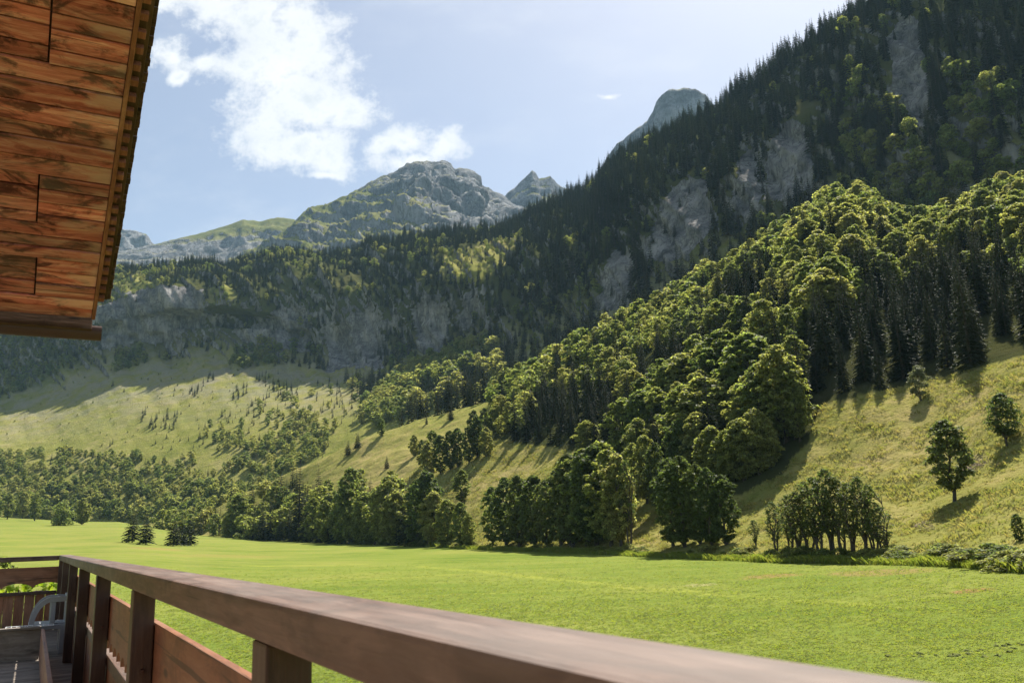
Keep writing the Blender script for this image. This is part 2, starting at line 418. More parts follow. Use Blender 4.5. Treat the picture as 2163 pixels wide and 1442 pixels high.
def build_wall():
    C = wall_profile()
    nx, ny = 900, 330
    P = catmull(catmull(C, nx, 0), ny, 1)
    t = np.linspace(0, 7, ny)[None].repeat(nx, 0)                       # row coordinate 0..7
    N = grid_normals(P)
    arc = np.concatenate([[0], np.cumsum(np.linalg.norm(np.diff(P[:, ny // 2, :2], axis=0), axis=1))])[:, None].repeat(ny, 1)
    h = P[..., 2]
    # ribs and gullies running down the face, leaning with the strata
    q = np.stack([(arc + 0.55 * h) / 120.0, h / 520.0, arc * 0 + 3.3], -1)
    rib = fbm(q, 4, 0.55, ridged=True)
    q2 = np.stack([(arc + 0.5 * h) / 38.0, h / 160.0, arc * 0 + 9.1], -1)
    rib2 = fbm(q2, 3, 0.5, ridged=True)
    wgt = np.interp(t, [0, 1, 2, 2.7, 3.2, 4, 5, 6, 7], [0, 0.02, 0.03, 0.08, 0.9, 1.0, 0.75, 0.5, 0.5])
    iso = fbm(P / 60.0, 5, 0.5)
    D = wgt * (24 * (rib - 0.45) + 15 * (rib2 - 0.3) + 9 * iso) + (0.25 + wgt) * 2.2 * fbm(P / 14.0, 4) + 1.2 * fbm(P / np.array([30., 30., 12.]), 3) + wgt * 3.2 * fbm(np.stack([(arc + 0.3 * h) / 13.0, h / 40.0, arc * 0 + 5.7], -1), 3, 0.55, ridged=True)
    dirn = N * np.array([1, 1, 0.55]); dirn /= np.linalg.norm(dirn, axis=2)[..., None]
    P = P + dirn * D[..., None]
    s = Sheet(P)
    steep = 1 - s.N[..., 2]
    px, py = s.px, s.py
    # soften polygon edges with noise
    jx = px + 22 * fbm(P / 45.0 + 5, 3); jy = py + 22 * fbm(P / 45.0 + 31, 3)
    cliff = np.zeros(px.shape, bool)
    for r in CLIFFS + ROCKS: cliff |= inpoly(jx, jy, r)
    rock = np.clip(0.9 * cliff + np.clip((steep - 0.42) * 1.8, 0, 0.8), 0, 1)
    rock *= np.clip((t - 2.2) / 0.6, 0, 1)
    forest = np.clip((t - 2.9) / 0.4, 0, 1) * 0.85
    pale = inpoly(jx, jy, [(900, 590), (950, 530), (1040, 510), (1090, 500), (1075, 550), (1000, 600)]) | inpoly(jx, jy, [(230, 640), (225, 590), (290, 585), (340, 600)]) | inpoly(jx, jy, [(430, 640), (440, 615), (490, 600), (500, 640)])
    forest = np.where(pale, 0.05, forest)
    scree = 0.62 * np.clip(1 - np.abs(t - 2.8) / 0.6, 0, 1)
    o = s.build('valley_wall', mat_hill('valley_wall_ground', 2.2, grass=((0.15, 0.165, 0.035), (0.21, 0.205, 0.058), (0.27, 0.235, 0.10))), {'rock': rock, 'forest': forest, 'scree': scree})
    tag(o, 'long steep wooded valley side with grey cliffs over a grassy scree apron', None, None, 'structure')
    s.t = t; s.cliff = cliff; s.steep = steep; s.rock = rock; s.pale = pale
    return s
WALL = build_wall()

# ================================================================== the near hillside on the right
SPUR_COLS = [(200, (1104, 640), (1130, 660)), (300, (1112, 560), (1110, 585)), (400, (1128, 470), (1098, 530)), (550, (1141, 400), (1035, 480)), (700, (1147, 330), (965, 440)), (850, (1152, 270), (905, 430)), (1000, (1158, 215), (855, 430)),
             (1100, (1163, 190), (815, 430)), (1200, (1166, 170), (765, 425)), (1350, (1173, 145), (685, 420)), (1500, (1181, 125), (600, 415)), (1650, (1185, 110), (505, 415)),
             (1800, (1187, 102), (430, 415)), (1880, (1188, 97), (478, 410)), (1960, (1189, 92), (478, 410)), (2163, (1203, 75), (415, 425)), (2600, (1228, 60), (330, 425)), (3200, (1240, 55), (330, 425))]
GRASS_EDGE = [(1300, 1000), (1380, 1045), (1560, 1045), (1645, 1005), (1705, 935), (1725, 858), (1900, 818), (2163, 752), (2500, 690), (2500, 300), (2163, 340), (1800, 370), (1650, 450), (1450, 560), (1200, 740), (1050, 800), (1040, 925), (1200, 950)]
def build_spur():
    C = []
    for (x, b, c) in SPUR_COLS:
        B = at(x, *b); K = at(x, *c)
        B0 = B * np.array([0.95, 0.95, 1]); B0[2] -= 3.0
        mids = [B + (K - B) * f - np.array([0, 0, g * (K[2] - B[2])]) for f, g in ((0.12, 0.05), (0.3, 0.03), (0.5, 0.0), (0.75, -0.02))]
        bk = K * np.array([1.08, 1.08, 1.0]); bk[2] = K[2] * 0.97 - 3
        bk2 = K * np.array([1.25, 1.25, 1.0]); bk2[2] = K[2] * 0.72 - 15
        C.append([B0, B] + mids + [K, bk, bk2])
    P = catmull(catmull(np.array(C), 620, 0), 340, 1)
    t = np.linspace(0, 8, 340)[None].repeat(620, 0)
    w = np.clip((t - 1) / 1.0, 0, 1)
    z = w * (2.6 * fbm(P / 45.0, 4) + 7.0 * np.clip((t - 3) / 1.5, 0, 1) * fbm(P / 70.0 + 3, 3) + 0.9 * fbm(P / np.array([9., 9., 4.]), 4)) + 0.16 * fbm(P / 2.4, 3)
    P = P.copy(); P[..., 2] += z
    s = Sheet(P)
    jx = s.px + 14 * fbm(P / 12.0 + 5, 3); jy = s.py + 10 * fbm(P / 12.0 + 31, 3)
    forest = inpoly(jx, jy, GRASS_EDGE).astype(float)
    rock = np.clip(0.42 * inpoly(jx, jy, [(2020, 990), (2090, 930), (2120, 950), (2060, 1000)]) + 0.42 * inpoly(jx, jy, [(1915, 1110), (1960, 1095), (1975, 1120), (1930, 1130)]), 0, 1)
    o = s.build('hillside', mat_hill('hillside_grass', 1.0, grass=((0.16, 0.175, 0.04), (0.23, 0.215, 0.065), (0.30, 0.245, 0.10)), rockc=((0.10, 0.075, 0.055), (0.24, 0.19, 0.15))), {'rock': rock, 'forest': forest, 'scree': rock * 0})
    tag(o, 'steep dry grass hillside rising to a sunlit wood', None, None, 'structure')
    s.t = t
    return s
SPUR = build_spur()
CREST_X = np.array([c[0] for c in SPUR_COLS], float); CREST_Y = np.array([c[2][0] for c in SPUR_COLS], float)

# ================================================================== far peaks
def peak(name, label, sil, D, foot_y, foot_d, nx, ny, amp, mat, seed, green, jag=1.0, conc=1.3):
    sil = np.array(sil, float)
    x0, x1 = sil[0, 0], sil[-1, 0]
    xs = np.linspace(x0, x1, nx)
    ys = np.interp(xs, sil[:, 0], sil[:, 1])
    P = np.zeros((nx, ny, 3)); tt = np.linspace(0, 1.35, ny)
    k_top = np.array([at(x, y, D) for x, y in zip(xs, ys)]); k_ft = np.array([at(x, foot_y, foot_d) for x in xs])
    for j, t in enumerate(tt):
        if t <= 1:
            e = t ** conc
            P[:, j] = k_ft * (1 - t) + k_top * t
            P[:, j, 2] = k_ft[:, 2] * (1 - e) + k_top[:, 2] * e
        else:
            b = k_top * (1 + (t - 1) * 0.7); b[:, 2] = k_top[:, 2] - (t - 1) * 900
            P[:, j] = b
    T = tt[None].repeat(nx, 0)
    N = grid_normals(P)
    q = P / np.array([420., 420., 420.]) + seed
    n = fbm(q, 7, 0.52, ridged=True) - 0.45; n2 = fbm(P / 130.0 + seed * 2, 5, 0.55, ridged=True) - 0.45
    w = np.clip(1 - np.abs(T - 1) / 0.16, 0, 1); w = 1 - 0.9 * w
    w2 = np.clip(T / 0.12, 0, 1)
    disp = amp * (0.75 * n + 0.45 * n2) * w * w2
    P = P + N * disp[..., None]
    P[..., 2] += jag * 7 * fbm(P / 45.0 + seed, 4, 0.6, ridged=True) * np.clip(T / 0.5, 0, 1)
    s = Sheet(P)
    steep = 1 - s.N[..., 2]
    gmask = green(s.px, s.py) if green else np.zeros(s.px.shape)
    rock = np.clip(0.75 + (steep - 0.3) * 1.6 - gmask * (1.0 - np.clip((steep - 0.30) * 2.2, 0, 1)) - 0.25 * fbm(P / 220.0 + 3, 4), 0, 1)
    o = s.build(name, mat, {'rock': rock, 'forest': np.zeros_like(rock), 'scree': np.clip(0.6 - gmask, 0, 1)})
    tag(o, label, None, None, 'structure')
    return s
m_peak = mat_hill('alpine_rock', 7.0, grass=((0.10, 0.115, 0.035), (0.145, 0.15, 0.05), (0.19, 0.175, 0.075)), rockc=((0.075, 0.08, 0.088), (0.27, 0.27, 0.27)))
def green_main(px, py):
    a = np.clip((980 - px) / 160, 0, 1) * np.clip((py - 365) / 60, 0, 1); return np.clip(a * 0.85 - 0.9 * inpoly(px, py, [(840, 365), (885, 340), (960, 340), (1020, 370), (1010, 420), (930, 410), (870, 390)]), 0, 1)
PK = peak('main_peak', 'broad rocky mountain with green left shoulder under the clouds', [(380, 640), (480, 570), (540, 530), (580, 505), (610, 482), (630, 460), (650, 442), (700, 427), (735, 413), (760, 402), (800, 381), (838, 362), (858, 350), (885, 344), (912, 347), (938, 341), (952, 350), (960, 362), (972, 358), (1000, 362), (1011, 371), (1017, 394), (1035, 404), (1060, 413), (1075, 426), (1092, 438), (1130, 445), (1200, 470), (1300, 520), (1400, 600)],
          2700, 640, 1250, 420, 230, 115, m_peak, 2.7, green_main, 1.5)
peak('twin_peak', 'dark twin-pointed rocky summit beside the main mountain', [(980, 520), (1040, 445), (1062, 418), (1080, 402), (1098, 387), (1112, 372), (1124, 360), (1131, 363), (1138, 376), (1150, 373), (1163, 372), (1173, 384), (1192, 397), (1215, 404), (1260, 430), (1360, 500)], 3000, 560, 2200, 240, 130, 70, m_peak, 8.1, lambda px, py: 0.35 + 0 * px, 1.0, 2.0)
peak('left_ridge', 'long pale rock ridge with a grassy crest behind the wooded rim', [(-500, 640), (-100, 600), (120, 560), (235, 536), (300, 521), (370, 506), (430, 491), (480, 476), (514, 464), (550, 467), (590, 459), (622, 463), (680, 490), (760, 540)], 3200, 640, 2300, 360, 130, 60, m_peak, 5.5, lambda px, py: np.clip(1 - np.abs(py - 480) / 40, 0, 1) * np.clip((px - 330) / 80, 0, 1), 0.6)
peak('far_peak', 'pale distant mountain beside the roof edge', [(-300, 600), (0, 560), (180, 540), (225, 515), (240, 500), (262, 487), (285, 488), (310, 497), (322, 510), (350, 522), (450, 560), (560, 600)], 3900, 620, 3300, 260, 110, 130, m_peak, 1.2, None, 1.5)
peak('tower_peak', 'square blue-grey rock tower rising behind the forest crest', [(1190, 520), (1250, 400), (1285, 330), (1305, 305), (1322, 292), (1345, 272), (1368, 257), (1380, 236), (1387, 215), (1397, 201), (1414, 191), (1440, 187), (1470, 190), (1490, 199), (1499, 214), (1520, 240), (1570, 262), (1660, 300), (1760, 400)], 2500, 520, 1700, 300, 170, 40, m_peak, 4.4, None, 1.0, 2.2)

# ================================================================== foliage materials
def mat_leaf(name, cols, trans, tmix=0.42, vary=0.3):
    m, g = new_mat(name)
    rnd = g.n('ShaderNodeObjectInfo').outputs['Random']
    isl = g.n('ShaderNodeNewGeometry').outputs['Random Per Island']
    c = g.ramp(rnd, [(0.0, cols[0]), (0.5, cols[1]), (1.0, cols[2])])
    hsv = g.n('ShaderNodeHueSaturation', i_Color=c)
    g.set(hsv.inputs['Value'], g.math('ADD', 1.0 - vary, g.math('MULTIPLY', isl, 2 * vary)))
    g.set(hsv.inputs['Hue'], g.math('ADD', 0.485, g.math('MULTIPLY', isl, 0.03)))
    tr = g.mix(1.0, hsv.outputs[0], (1, 1, 1, 1))
    mult = g.n('ShaderNodeMix', data_type='RGBA', blend_type='MULTIPLY'); mult.inputs[0].default_value = 1.0
    g.set(mult.inputs[6], hsv.outputs[0]); mult.inputs[7].default_value = (*trans, 1)
    d = g.n('ShaderNodeBsdfPrincipled'); g.set(d.inputs['Base Color'], hsv.outputs[0]); d.inputs['Roughness'].default_value = 0.55; d.inputs['Specular IOR Level'].default_value = 0.12
    t = g.n('ShaderNodeBsdfTranslucent'); g.set(t.inputs[0], mult.outputs[2])
    mx = g.n('ShaderNodeMixShader'); mx.inputs[0].default_value = tmix
    g.t.links.new(d.outputs[0], mx.inputs[1]); g.t.links.new(t.outputs[0], mx.inputs[2])
    o = g.n('ShaderNodeOutputMaterial'); g.t.links.new(mx.outputs[0], o.inputs[0])
    return m
M_LEAF = mat_leaf('broadleaf_leaves', [(0.095, 0.125, 0.04), (0.155, 0.172, 0.056), (0.215, 0.215, 0.085)], (2.5, 2.45, 1.4), 0.5, 0.55)
M_LEAF_DARK = mat_leaf('dark_broadleaf_leaves', [(0.068, 0.09, 0.028), (0.09, 0.112, 0.034), (0.12, 0.132, 0.044)], (1.9, 2.0, 1.2), 0.44, 0.5)
M_LEAF_SILVER = mat_leaf('silvery_leaves', [(0.12, 0.135, 0.075), (0.13, 0.145, 0.08), (0.14, 0.15, 0.085)], (1.5, 1.5, 1.0), 0.4)
M_LEAF_VINE = mat_leaf('vine_leaves', [(0.12, 0.19, 0.02), (0.14, 0.21, 0.022), (0.17, 0.22, 0.028)], (2.6, 2.6, 1.2), 0.55)
M_NEEDLE = mat_leaf('spruce_needles', [(0.012, 0.021, 0.011), (0.02, 0.03, 0.014), (0.03, 0.038, 0.016)], (1.2, 1.2, 0.9), 0.16)
M_STRAW = mat_leaf('slope_grass_blades', [(0.165, 0.185, 0.045), (0.22, 0.21, 0.065), (0.28, 0.235, 0.095)], (1.6, 1.6, 1.0), 0.4, 0.2)
M_GRASS = mat_leaf('grass_blades', [(0.13, 0.17, 0.03), (0.155, 0.187, 0.038), (0.19, 0.20, 0.048)], (1.9, 1.9, 1.0), 0.45, 0.12)
def mat_bark():
    m, g = new_mat('bark')
    co = g.n('ShaderNodeTexCoord').outputs['Object']
    n = g.noise(g.mapping(co, (3, 3, 0.6)), 2.5, 6, 0.7)
    finish(g, g.ramp(n, [(0.3, (0.035, 0.028, 0.02)), (0.7, (0.12, 0.10, 0.08))]), 0.95, n, 0.7, 0.05, 0.1)
    return m
M_BARK = mat_bark()

# ================================================================== tree meshes
def tube(pts, rad, n=6):
    pts = np.asarray(pts, float); m = len(pts)
    V = []
    for k in range(m):
        d = pts[min(k + 1, m - 1)] - pts[max(k - 1, 0)]; d /= np.linalg.norm(d) + 1e-9
        a = np.cross(d, [0.31, 0.95, 0.05]); a /= np.linalg.norm(a) + 1e-9; b = np.cross(d, a)
        th = np.linspace(0, 2 * math.pi, n, endpoint=False)
        V.append(pts[k] + rad[k] * (np.cos(th)[:, None] * a + np.sin(th)[:, None] * b))
    V = np.concatenate(V); F = []
    for k in range(m - 1):
        for j in range(n):
            F.append((k * n + j, k * n + (j + 1) % n, (k + 1) * n + (j + 1) % n, (k + 1) * n + j))
    return V, np.array(F)
def join(parts):
    Vs, Fs, o = [], [], 0
    for V, F in parts: Vs.append(V); Fs.append(F + o); o += len(V)
    return np.concatenate(Vs), np.concatenate(Fs)
def leaf_quads(C, N, size, rng, aspect=0.62):
    n = len(C)
    N = N / (np.linalg.norm(N, axis=1)[:, None] + 1e-9)
    r = rng.normal(size=(n, 3)); a = np.cross(N, r); a /= np.linalg.norm(a, axis=1)[:, None] + 1e-9; b = np.cross(N, a)
    s = size[:, None]
    V = np.stack([C - a * s, C + b * s * aspect + N * s * 0.12, C + a * s, C - b * s * aspect + N * s * 0.12], 1).reshape(-1, 3)
    F = np.arange(4 * n).reshape(n, 4)
    return V, F
def broadleaf_mesh(seed, H=15.0, R=5.0, base=0.18, nclump=44, nleaf=120, leaf=0.34, stems=1, low=False, ragged=1.0, top=0.0):
    """trunk (V,F) and crown (V,F) of one broadleaf tree of height H, crown radius R; base = bare share of the height"""
    rng = np.random.default_rng(seed)
    zc, hz = H * (base + 1) / 2, H * (1 - base) / 2
    zz = (np.arange(nclump) + rng.random(nclump)) / nclump
    prof = np.maximum(1 - np.abs(2 * zz ** 0.85 - 1) ** 2.3, 0) ** 0.62
    rad = prof * np.sqrt(rng.uniform(0.22, 1, nclump)) * R * 0.80 * (1 + 0.16 * ragged * rng.normal(size=nclump)); an = rng.uniform(0, 6.2832, nclump)
    C = np.stack([rad * np.cos(an), rad * np.sin(an), H * (base + 0.03) + zz * H * (0.93 - base)], 1)
    cr = R * rng.uniform(0.20, 0.38, nclump) * (1.0 if nclump < 60 else 0.85 if nclump < 100 else 0.68 if nclump < 160 else 0.56)
    per = np.maximum(8, (nleaf * (cr / cr.mean()) ** 2).astype(int))
    idx = np.repeat(np.arange(nclump), per); n = len(idx)
    d = rng.normal(size=(n, 3)); d /= np.linalg.norm(d, axis=1)[:, None]; d[:, 2] = np.where(d[:, 2] < -0.3, -d[:, 2], d[:, 2])
    rr = rng.uniform(0.55, 1.08, n)[:, None]
    P = C[idx] + d * cr[idx][:, None] * rr * np.array([1, 1, 0.82])
    Nn = 0.8 * d + 0.62 * rng.normal(size=(n, 3)) + np.array([0, 0, 0.75])
    crown = leaf_quads(P, Nn, leaf * rng.uniform(0.6, 1.25, n), rng)
    parts = []
    tr = 0.018 * H + 0.05
    for s_ in range(stems):
        a = rng.uniform(0, 6.28); lean = (0.05 if stems == 1 else 0.16) * H
        pts = [np.array([0.25 * (stems > 1) * math.cos(a), 0.25 * (stems > 1) * math.sin(a), -0.4])]
        for k in range(1, 6):
            f = k / 5; pts.append(np.array([math.cos(a) * lean * f + 0.012 * H * rng.normal(), math.sin(a) * lean * f + 0.012 * H * rng.normal(), f * H * 0.8]))
        parts.append(tube(pts, [tr * (1 - 0.8 * k / 5) * (1.25 if k == 0 else 1) / (stems ** 0.4) for k in range(6)], 4 if low else 7))
        if not low:
            for k in rng.choice(nclump, min(nclump, 12), replace=False):
                z0 = np.clip(C[k][2] - 0.18 * H * rng.uniform(0.6, 1.2), base * H * 0.7, H * 0.72); f = z0 / (H * 0.8) * 5; i = int(min(f, 4)); q = pts[i] + (pts[i + 1] - pts[i]) * (f - i)
                mid = (q + C[k]) / 2 + np.array([0, 0, 0.02 * H]); r0 = tr * (1 - 0.75 * z0 / H) * 0.5
                parts.append(tube([q, mid, C[k]], [r0, r0 * 0.6, r0 * 0.2], 5))
    return join(parts), crown
def spruce_mesh(seed, H=22.0, R=3.3, whorls=26, nb=9, low=False, base=0.05):
    rng = np.random.default_rng(seed); Q = []
    up = np.array([0, 0, 1.0])
    def quad(p, dirn, side, L, w, drop):
        tip = p + dirn * L - up * drop
        m = p + dirn * L * 0.55 - up * drop * 0.35
        Q.append([p, m + side * w, tip, m - side * w])
    for k in range(whorls):
        f = k / (whorls - 1); z = H * (base + (0.985 - base) * f ** 0.95)
        L0 = R * (1 - f) ** 0.82 * (0.9 + 0.2 * rng.random()) + 0.12
        a0 = rng.uniform(0, 6.28); n = max(4, int(nb * (1 - 0.4 * f)))
        for j in range(n):
            a = a0 + 6.283 * j / n + rng.normal() * 0.12; L = L0 * rng.uniform(0.68, 1.12)
            d = np.array([math.cos(a), math.sin(a), 0.0]); s = np.array([-d[1], d[0], 0.0])
            z_ = z + rng.normal() * 0.012 * H * (1 - f); p = np.array([0, 0, z_]); dr = L * (0.42 - 0.25 * f)
            if low:
                quad(p, d, s, L, 0.30 * L, dr); quad(p + d * L * 0.25, d, up * 0.8 + s * 0.3, L * 0.72, 0.16 * L, dr)
            else:
                quad(p, d, s, L, 0.10 * L, dr)
                for t in (0.25, 0.42, 0.58, 0.74, 0.88):
                    for sg in (-1, 1):
                        q = p + d * L * t - up * dr * t ** 1.3
                        dd = d * 0.72 + s * sg * 0.72 + up * rng.normal() * 0.12; l2 = L * 0.34 * (1.15 - 0.55 * t) * rng.uniform(0.7, 1.2)
                        quad(q, dd, d * 0.6 - s * sg * 0.4 + up * rng.normal() * 0.5, l2, 0.22 * l2, 0.45 * l2)
    Q.append([np.array([0.12, 0, H * 0.93]), np.array([0, 0.12, H * 0.93]), np.array([0, 0, H]), np.array([-0.12, -0.06, H * 0.93])])
    V = np.array(Q).reshape(-1, 3); F = np.arange(len(V)).reshape(-1, 4)
    pts = [(0, 0, -0.5), (0, 0, 0.3 * H), (0, 0, 0.96 * H)]; tr = 0.012 * H
    return tube(pts, [tr * 1.2, tr * 0.8, 0.03], 4 if low else 7), (V, F)

class Kind:            # shared meshes of a sort of tree: (trunk mesh, crown mesh, height)
    pass
def proto(kind, seed, mat, **kw):
    (tv, tf), (cv, cf) = (broadleaf_mesh if kind == 'b' else spruce_mesh)(seed, **kw)
    nm = 'broadleaf' if kind == 'b' else 'spruce'
    return (mesh_np(nm + '_trunk', tv, tf, M_BARK, True), mesh_np(nm + '_crown', cv, cf, mat), kw['H'])
def proto_joined(kind, seed, mat, **kw):
    (tv, tf), (cv, cf) = (broadleaf_mesh if kind == 'b' else spruce_mesh)(seed, **kw)
    V, F = join([(tv, tf), (cv, cf)])
    return mesh_np('far_tree', V, F, [M_BARK, mat], False, np.concatenate([np.zeros(len(tf)), np.ones(len(cf))])), kw['H']
B_ROUND = [proto('b', 21 + k, M_LEAF, H=16, R=5.6, base=0.02, nclump=210, nleaf=46, leaf=0.38) for k in range(5)]
B_TALL = [proto('b', 31 + k, M_LEAF, H=18, R=4.8, base=0.05, nclump=190, nleaf=36, leaf=0.37, ragged=1.6) for k in range(5)]
B_DARK = [proto('b', 41 + k, M_LEAF_DARK, H=17, R=4.6, base=0.03, nclump=190, nleaf=34, leaf=0.36, ragged=1.2) for k in range(3)]
B_SLIM = [proto('b', 51 + k, M_LEAF_DARK, H=14, R=2.5, base=0.20, nclump=150, nleaf=12, leaf=0.22, stems=3, ragged=1.3) for k in range(3)]
B_LONE = [proto('b', 65, M_LEAF_DARK, H=15, R=4.3, base=0.12, nclump=150, nleaf=40, leaf=0.33, ragged=1.0), proto('b', 66, M_LEAF_DARK, H=12, R=4.2, base=0.16, nclump=150, nleaf=26, leaf=0.30, stems=2, ragged=1.5)]
B_SILVER = [proto('b', 61, M_LEAF_SILVER, H=9, R=3.0, base=0.14, nclump=40, nleaf=80, leaf=0.24, stems=2)]
B_BUSH = [proto('b', 71 + k, M_LEAF, H=3.0, R=1.9, base=-0.1, nclump=34, nleaf=60, leaf=0.16, stems=3) for k in range(3)]
S_NEAR = [proto('s', 81 + k, M_NEEDLE, H=22, R=r, whorls=30, nb=10, base=b) for k, (r, b) in enumerate(((3.4, 0.06), (2.9, 0.04), (3.8, 0.08)))]
S_OPEN = [proto('s', 91 + k, M_NEEDLE, H=11, R=2.9, whorls=20, nb=10, base=0.13) for k in range(2)]

# ================================================================== single trees
def grow(name, pr, loc, h, label, cat='tree', group=None, wid=1.0, lean=0.0):
    tm, cm, H = pr
    k = h / H
    e = bpy.data.objects.new(name, None); e.empty_display_size = 0.5
    e.location = (loc[0], loc[1], loc[2] - 0.15); e.rotation_euler = (lean, 0, random.uniform(0, 6.28)); e.scale = (k * wid, k * wid, k)
    link(e); tag(e, label, cat, group)
    for nm, me in (('trunk', tm), ('crown', cm)):
        link(bpy.data.objects.new(nm, me), e)
    return e
def px_h(P, dpx):
    return float(dpx) / PF * float(project(np.asarray(P))[2])

ORD = 'first second third fourth fifth sixth seventh eighth ninth tenth eleventh twelfth thirteenth fourteenth fifteenth sixteenth seventeenth eighteenth nineteenth twentieth'.split()
def ordinal(x, xs, what):
    k = sorted(xs).index(x)
    return '%s %s' % (ORD[k], what)
def stand(sheet, kind, x, yb, yt, label, group=None, wid=1.0, name=None, cat='tree', pick=None):
    P = sheet.at_px(x, yb)
    pr = kind[pick if pick is not None else random.randrange(len(kind))]
    nm = name or ('spruce_tree' if kind in (S_NEAR, S_OPEN) else 'broadleaf_tree')
    return grow(nm, pr, P, px_h(P, yb - yt), label, cat, group, wid)
# --- the trees one can tell apart
stand(SPUR, B_LONE, 2016, 1056, 880, 'tall dark lone broadleaf tree on the dry grass slope, round shadow at its foot', wid=1.0, pick=0)
stand(SPUR, B_LONE, 2128, 935, 822, 'open airy tree above a patch of bare earth on the dry slope', wid=1.0, pick=1)
stand(SPUR, B_SILVER, 1946, 848, 775, 'small pale silvery tree standing alone just below the dark spruces')
stand(SPUR, B_SLIM, 1596, 1152, 1092, 'lone narrow sapling between the two clumps of slim trees', wid=1.3, name='sapling')
stand(SPUR, B_DARK, 2156, 1140, 1080, 'dark bushy young tree at the right end of the slope foot', wid=1.0, name='young_tree')
stand(SPUR, B_TALL, 973, 1062, 990, 'single leggy tree with bare stem on the slope above the tree line', wid=1.1)
stand(SPUR, B_ROUND, 872, 962, 916, 'small rounded tree alone in the middle of the lower grass strip', wid=0.8)
stand(SPUR, S_OPEN, 732, 962, 926, 'small dark spruce, lower one of a pair on the grass strip', wid=1.0)
stand(SPUR, S_OPEN, 753, 946, 907, 'small dark spruce, upper one of a pair on the grass strip', wid=1.0)
stand(SPUR, S_OPEN, 815, 988, 958, 'tiny lone spruce low on the grass strip', wid=0.9)
stand(SPUR, B_TALL, 803, 918, 878, 'narrow broadleaf tree at the upper edge of the grass strip', wid=1.0)
stand(SPUR, S_NEAR, 899, 893, 872, 'smallest spruce at the top of the grass strip', wid=1.2)
stand(SPUR, S_NEAR, 952, 885, 838, 'pointed spruce standing forward at the top of the grass strip', wid=1.3)
for x, yb, yt, w, wd in ((266, 1145, 1090, 'shorter dark spruce of the pair standing in the open meadow', 1.2), (308, 1147, 1094, 'slightly lower dark spruce right of its twin in the open meadow', 1.15)):
    stand(MEADOW, S_OPEN, x + 10 if x < 300 else x, yb, yt - 18, w, 'spruces standing in the open meadow', wd)
for x, yb, yt, w, wd in ((368, 1151, 1085, 'left spruce of the tight trio in the open meadow', 1.15), (384, 1150, 1078, 'tallest middle spruce of the tight trio in the open meadow', 1.0), (399, 1150, 1082, 'right spruce of the tight trio in the open meadow', 1.1)):
    stand(MEADOW, S_OPEN, x, yb, yt, w, 'spruces standing in the open meadow', wd)
stand(MEADOW, B_BUSH, 132, 1107, 1062, 'dense round bush standing in the far left of the meadow', name='round_bush', cat='bush', wid=0.9)
stand(MEADOW, B_ROUND, 172, 1106, 1050, 'bushy tree just behind the round meadow bush', wid=0.95)
for x, yb, yt in ((12, 1093, 1038), (46, 1092, 1036), (72, 1098, 1042)):
    stand(MEADOW, B_TALL, x, yb, yt, ordinal(x, (12, 46, 72), 'thin-stemmed tree from the left at the far meadow edge under the roof'), 'far left meadow edge trees', 1.0)
P = at(-8, 1190, 78); P[2] = float(meadow_z(P[0], P[1])); grow('green_bush', B_BUSH[1], P, 4.0, 'sunlit bright green bush cut by the left picture edge', 'bush', None, 1.0)
# clump of slim trees right of centre
for x, yb, yt, k, w in ((1640, 1163, 1055, 0, 1.2), (1668, 1163, 1042, 1, 1.2), (1690, 1168, 1032, 2, 1.4), (1708, 1166, 1012, 0, 1.3), (1731, 1168, 1000, 1, 1.3), (1760, 1168, 982, 2, 1.1), (1778, 1166, 1000, 0, 1.3), (1802, 1168, 1012, 1, 1.2), (1826, 1166, 1000, 2, 1.0), (1846, 1168, 1018, 0, 1.2), (1868, 1166, 1064, 1, 1.6)):
    stand(SPUR, B_SLIM, x, yb, yt, ordinal(x, (1640, 1668, 1690, 1708, 1731, 1760, 1778, 1802, 1826, 1846, 1868), 'slim many-stemmed tree from the left in the open clump'), 'slim trees in the open clump', w, pick=k)
for x, yb, yt, w in ((1422, 1152, 962, 0.9), (1448, 1152, 958, 1.0), (1478, 1150, 978, 0.9), (1503, 1152, 985, 0.85), (1532, 1150, 1000, 0.95)):
    stand(SPUR, B_DARK, x, yb, yt, ordinal(x, (1422, 1448, 1478, 1503, 1532), 'tall tree from the left in the tight clump beside the slim trees'), 'tall trees of the tight clump', w)
BIG = (1040, 1070, 1098, 1128, 1155, 1185, 1210, 1238, 1262, 1290, 1312, 1332, 1225, 1275, 1110)
for x, yb, yt, w, kd in ((1040, 1150, 1025, 0.8, B_TALL), (1070, 1150, 1005, 1.0, B_DARK), (1098, 1152, 1000, 0.9, B_DARK), (1128, 1152, 1000, 1.0, B_DARK), (1155, 1152, 1008, 0.9, B_DARK), (1185, 1150, 985, 1.0, B_DARK), (1210, 1152, 952, 0.95, B_DARK), (1238, 1152, 942, 1.0, B_TALL),
                         (1262, 1150, 935, 1.0, B_DARK), (1290, 1152, 945, 1.0, B_TALL), (1312, 1152, 952, 0.85, B_TALL), (1332, 1150, 965, 0.7, B_SLIM), (1225, 1140, 960, 1.0, B_DARK), (1275, 1138, 930, 1.0, B_ROUND), (1110, 1140, 1010, 1.0, B_DARK)):
    stand(SPUR, kd, x, yb, yt, ordinal(x, BIG, 'tall dark tree from the left in the big dense meadow-edge clump'), 'trees of the big dense clump', w)
for x, yb, yt, w, kd in ((1368, 1062, 915, 0.8, B_TALL), (1392, 1075, 930, 0.8, B_DARK), (1340, 1050, 930, 0.9, B_TALL), (1352, 1000, 880, 1.0, B_ROUND)):
    stand(SPUR, kd, x, yb, yt, ordinal(x, (1368, 1392, 1340, 1352), 'tall slope tree from the left behind the big dense clump'), 'slope trees behind the big clump', w)
